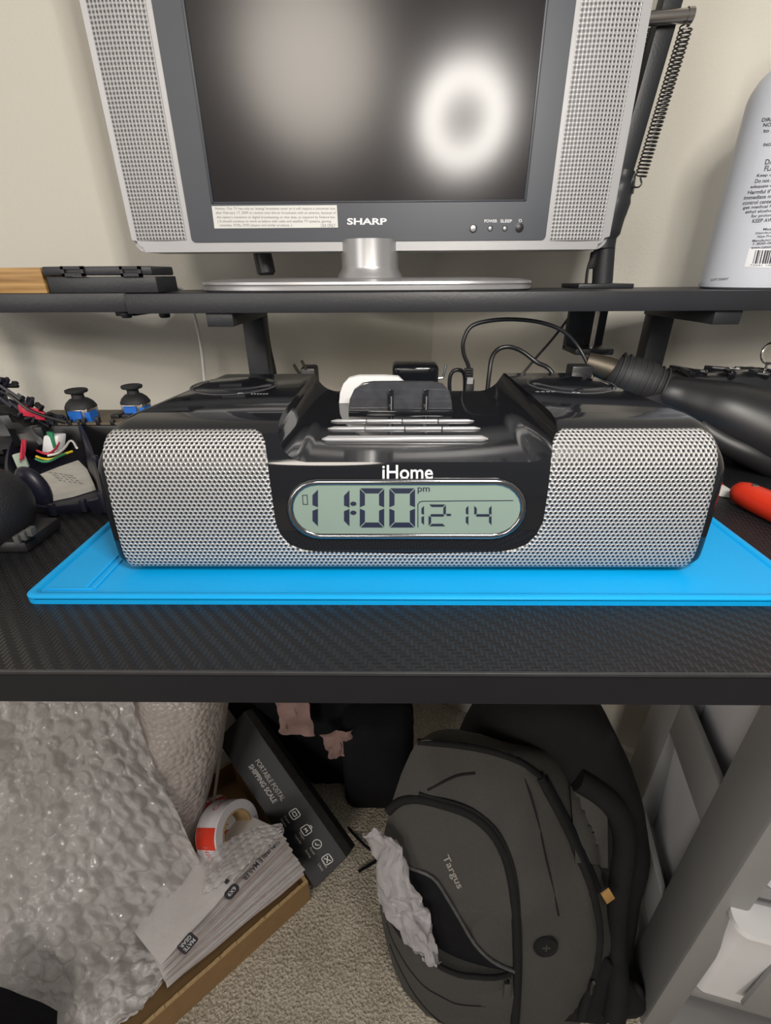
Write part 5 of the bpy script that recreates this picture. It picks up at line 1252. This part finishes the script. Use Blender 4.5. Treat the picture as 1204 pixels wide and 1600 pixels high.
obj('lower_pocket', bm, M_['fabric'], bp, smooth=60)
bm = B(); tube(bm, LIP, 0.3, 8); obj('opening_edge', bm, M_['fabricdark'], bp, smooth=60)
for sm in SEAMS:
    bm = B(); tube(bm, sm, 0.09, 6); obj('pocket_seam', bm, M_['fabricdark'], bp, smooth=60)
p = hit(788, 1522, 0.6); bm = B(); lathe(bm, [(0.35, -0.12), (0.62, -0.1), (0.62, 0.1), (0.35, 0.12)], 16, Matrix.Translation(p) @ N1.to_track_quat('Z', 'Y').to_matrix().to_4x4()); zp = obj('zip_slider', bm, M_['spring'], bp)
bm = B(); obox(bm, p + Vector((-0.3, -0.3, -0.4)), Vector((0.8, 0, 0)), Vector((0, -0.15, 0.02)), Vector((0, -0.6, -2.4)), 0.06); obj('zip_pull', bm, M_['fabric'], zp)
p = hit(921, 1530, 0.4); bm = B(); tube(bm, [p + Vector((0, -0.2, 0.6)), p, p + Vector((-0.1, -0.5, -1.6))], [0.2, 0.3, 0.22], 8); obj('zip_pull', bm, M_['spring'], bp)
p = hit(851, 1475, 0.3); nh = (hit(851, 1475, 1) - hit(851, 1475, 0)).normalized(); Mx = Matrix.Translation(p) @ nh.to_track_quat('Z', 'Y').to_matrix().to_4x4()
bm = B(); lathe(bm, [(0, 0.12), (0.7, 0.14), (1.1, 0.1), (1.25, 0.22), (1.45, 0.22), (1.55, 0.0)], 30, Mx); rb = obj('round_badge', bm, M_['fabricdark'], bp, smooth=40, label='round rubber badge')
bm = B(); box(bm, -0.5, 0.5, -0.08, 0.08, 0.1, 0.2, 0, 1, Mx); box(bm, -0.08, 0.08, -0.5, 0.5, 0.1, 0.2, 0, 1, Mx); obj('badge_mark', bm, M_['fabric'], rb, smooth=0)
ta = math.atan2(1384-1340, 716-695)
bm = B(); text(bm, 'Targus', lambda x, y: hit(706 + x*math.cos(ta) + y*math.sin(ta), 1362 + x*math.sin(ta) - y*math.cos(ta), 0.06), w=56, h=14, bold=0.015); obj('lettering', bm, mat('embroidered_grey', (0.30, 0.28, 0.26), 0.7), bp, smooth=0)
# shoulder straps at the right and the inner flap
strip([(900, 1215), (935, 1235), (962, 1262), (975, 1300), (972, 1340), (962, 1400), (958, 1470), (964, 1540), (956, 1590)], 1.5, M_['fabricdark'], 'shoulder_strap', 0.2, tree=TREE3)
bm = B(); grid(bm, lambda a, b: hit(884 + 62*a + 10*b*(1-a), 1225 + 120*b + 6*a, 0.5 + 0.6*math.sin(PI*a)*math.sin(PI*b)), 10, 12); obj('inner_flap', bm, M_['fabric'], bp, smooth=60)
bm = B(); p = hit(931, 1392, 0.5); obox(bm, p, Vector((0.9, -0.2, -1.6)), Vector((0.9, 0.2, 1.0)), Vector((0.1, -0.3, 0)), 0.03); obj('tan_tag', bm, M_['tan'], bp, label='tan leather tag by the zip')
bm = B(); ctube(bm, [px(968, 1548, Y=29), px(985, 1538, Y=28), px(999, 1550, Y=27), px(1000, 1580, Y=26.5), px(985, 1605, Y=26.5), px(970, 1620, Y=27)], 0.55, 6, 10); obj('loose_strap', bm, M_['fabricdark'], bp, smooth=60)
# white carrier bag stuffed in the pocket
bgp = [[(566, 1304), (588, 1300), (606, 1310), (622, 1318)], [(582, 1330), (602, 1324), (622, 1324), (646, 1340)], [(590, 1352), (616, 1350), (640, 1352), (656, 1364)], [(606, 1384), (628, 1382), (650, 1384), (668, 1396)],
       [(622, 1414), (642, 1412), (664, 1412), (680, 1424)], [(640, 1442), (656, 1440), (672, 1442), (688, 1450)], [(668, 1466), (676, 1466), (684, 1468), (692, 1474)]]
gb = [[hit(u, v, 2.8 if 0 < i < 3 else 2.0) if v > 1335 else pxp(u, v, Q1 + N1*(3.0 if 0 < i < 3 else 2.4), N1) for i, (u, v) in enumerate(r)] for r in bgp]
bm = B(); grid(bm, lambda a, b: surf(gb, a, b) + Vector((noise.noise(Vector((a*5, b*9, 1))), noise.noise(Vector((a*5, b*9, 4))), noise.noise(Vector((a*6, b*9, 7)))))*0.75 + N1*0.45*noise.noise(Vector((a*14, b*22, 2))), 34, 60)
bmesh.ops.solidify(bm, geom=bm.faces[:], thickness=0.05)
tag(obj('plastic_bag', bm, M_['bagfilm'], smooth=50), 'crumpled white plastic carrier bag poking out of the backpack pocket', 'plastic bag')

# ------------------------------------------------------------------ drawer cart at the right
CA = math.radians(-13)
cpos = px(1098, 1384, Y=25.0) + Vector((2.7, 0, 0))
ctm = Matrix.Rotation(CA, 3, 'Z')
ct2 = thing('drawer_cart', 'grey plastic drawer cart with frosted drawers at the right under the desk', 'drawer cart', (cpos.x, 25.0, FLOOR), ctm)
def cbx(nm, x0, x1, y0, y1, z0, z1, m, bev=0.2, par=None):
    b_ = B(); box(b_, x0, x1, y0, y1, z0, z1, bev, 2); return obj(nm, b_, M_[m], par or ct2, local=True)
CWd, CDp, CH = 26.0, 27.0, 72.0; PX, PY = 3.0, 7.5
for x in (0, CWd-PX):
    for y in (0, CDp-PY): cbx('post', x, x+PX, y, y+PY, 0, CH, 'cartgrey', 0.45)
lv = [0, 11.0, 35.0, 59.0]
for z in lv:
    cbx('frame_shelf', 0.4, CWd-0.4, 0.6, CDp-0.6, z, z+1.6, 'cartgrey', 0.2)
    if z > 0:
        cbx('side_rail', 0.1, 1.0, PY-0.3, CDp-PY+0.3, z, z+7.0, 'cartgrey', 0.15)
for z in lv[1:]:
    b_ = B(); z0, z1 = z+1.8, min(z+22.3, CH-0.5)
    ringb = rrect(3.4, CWd-3.4, 0.6, CDp-3, 1.2); ringt = rrect(1.3, CWd-1.3, -1.2, CDp-2, 1.6)
    lo_ = [b_.verts.new((x, y, z0)) for x, y in ringb]; hi_ = [b_.verts.new((x, y, z1)) for x, y in ringt]; n = len(lo_)
    fl_ = [b_.verts.new((CWd/2 + (x-CWd/2)*0.96, CDp/2 + (y-CDp/2)*0.96, z1-0.6)) for x, y in ringt]
    for k in range(n):
        b_.faces.new((lo_[k], lo_[(k+1) % n], hi_[(k+1) % n], hi_[k])); b_.faces.new((hi_[k], hi_[(k+1) % n], fl_[(k+1) % n], fl_[k]))
    b_.faces.new(lo_[::-1]); b_.faces.new(fl_)
    dr_ = obj('drawer', b_, M_['drawer'], ct2, smooth=40, local=True)
    b_ = B(); o_ = rrect(1.0, CWd-1.0, -2.2, 0.9, 1.4); rim_ = [[b_.verts.new((x, y, zz)) for x, y in o_] for zz in (z1-0.8, z1)]
    for k in range(len(o_)): b_.faces.new((rim_[0][k], rim_[0][(k+1) % len(o_)], rim_[1][(k+1) % len(o_)], rim_[1][k]))
    b_.faces.new(rim_[0][::-1]); b_.faces.new(rim_[1]); obj('drawer_lip', b_, M_['whiteplastic'], dr_, smooth=40, local=True)
    cbx('label_recess', 7, CWd-7, -1.0, -0.4, z0+3, z1-4, 'cartgrey', 0.2, dr_)
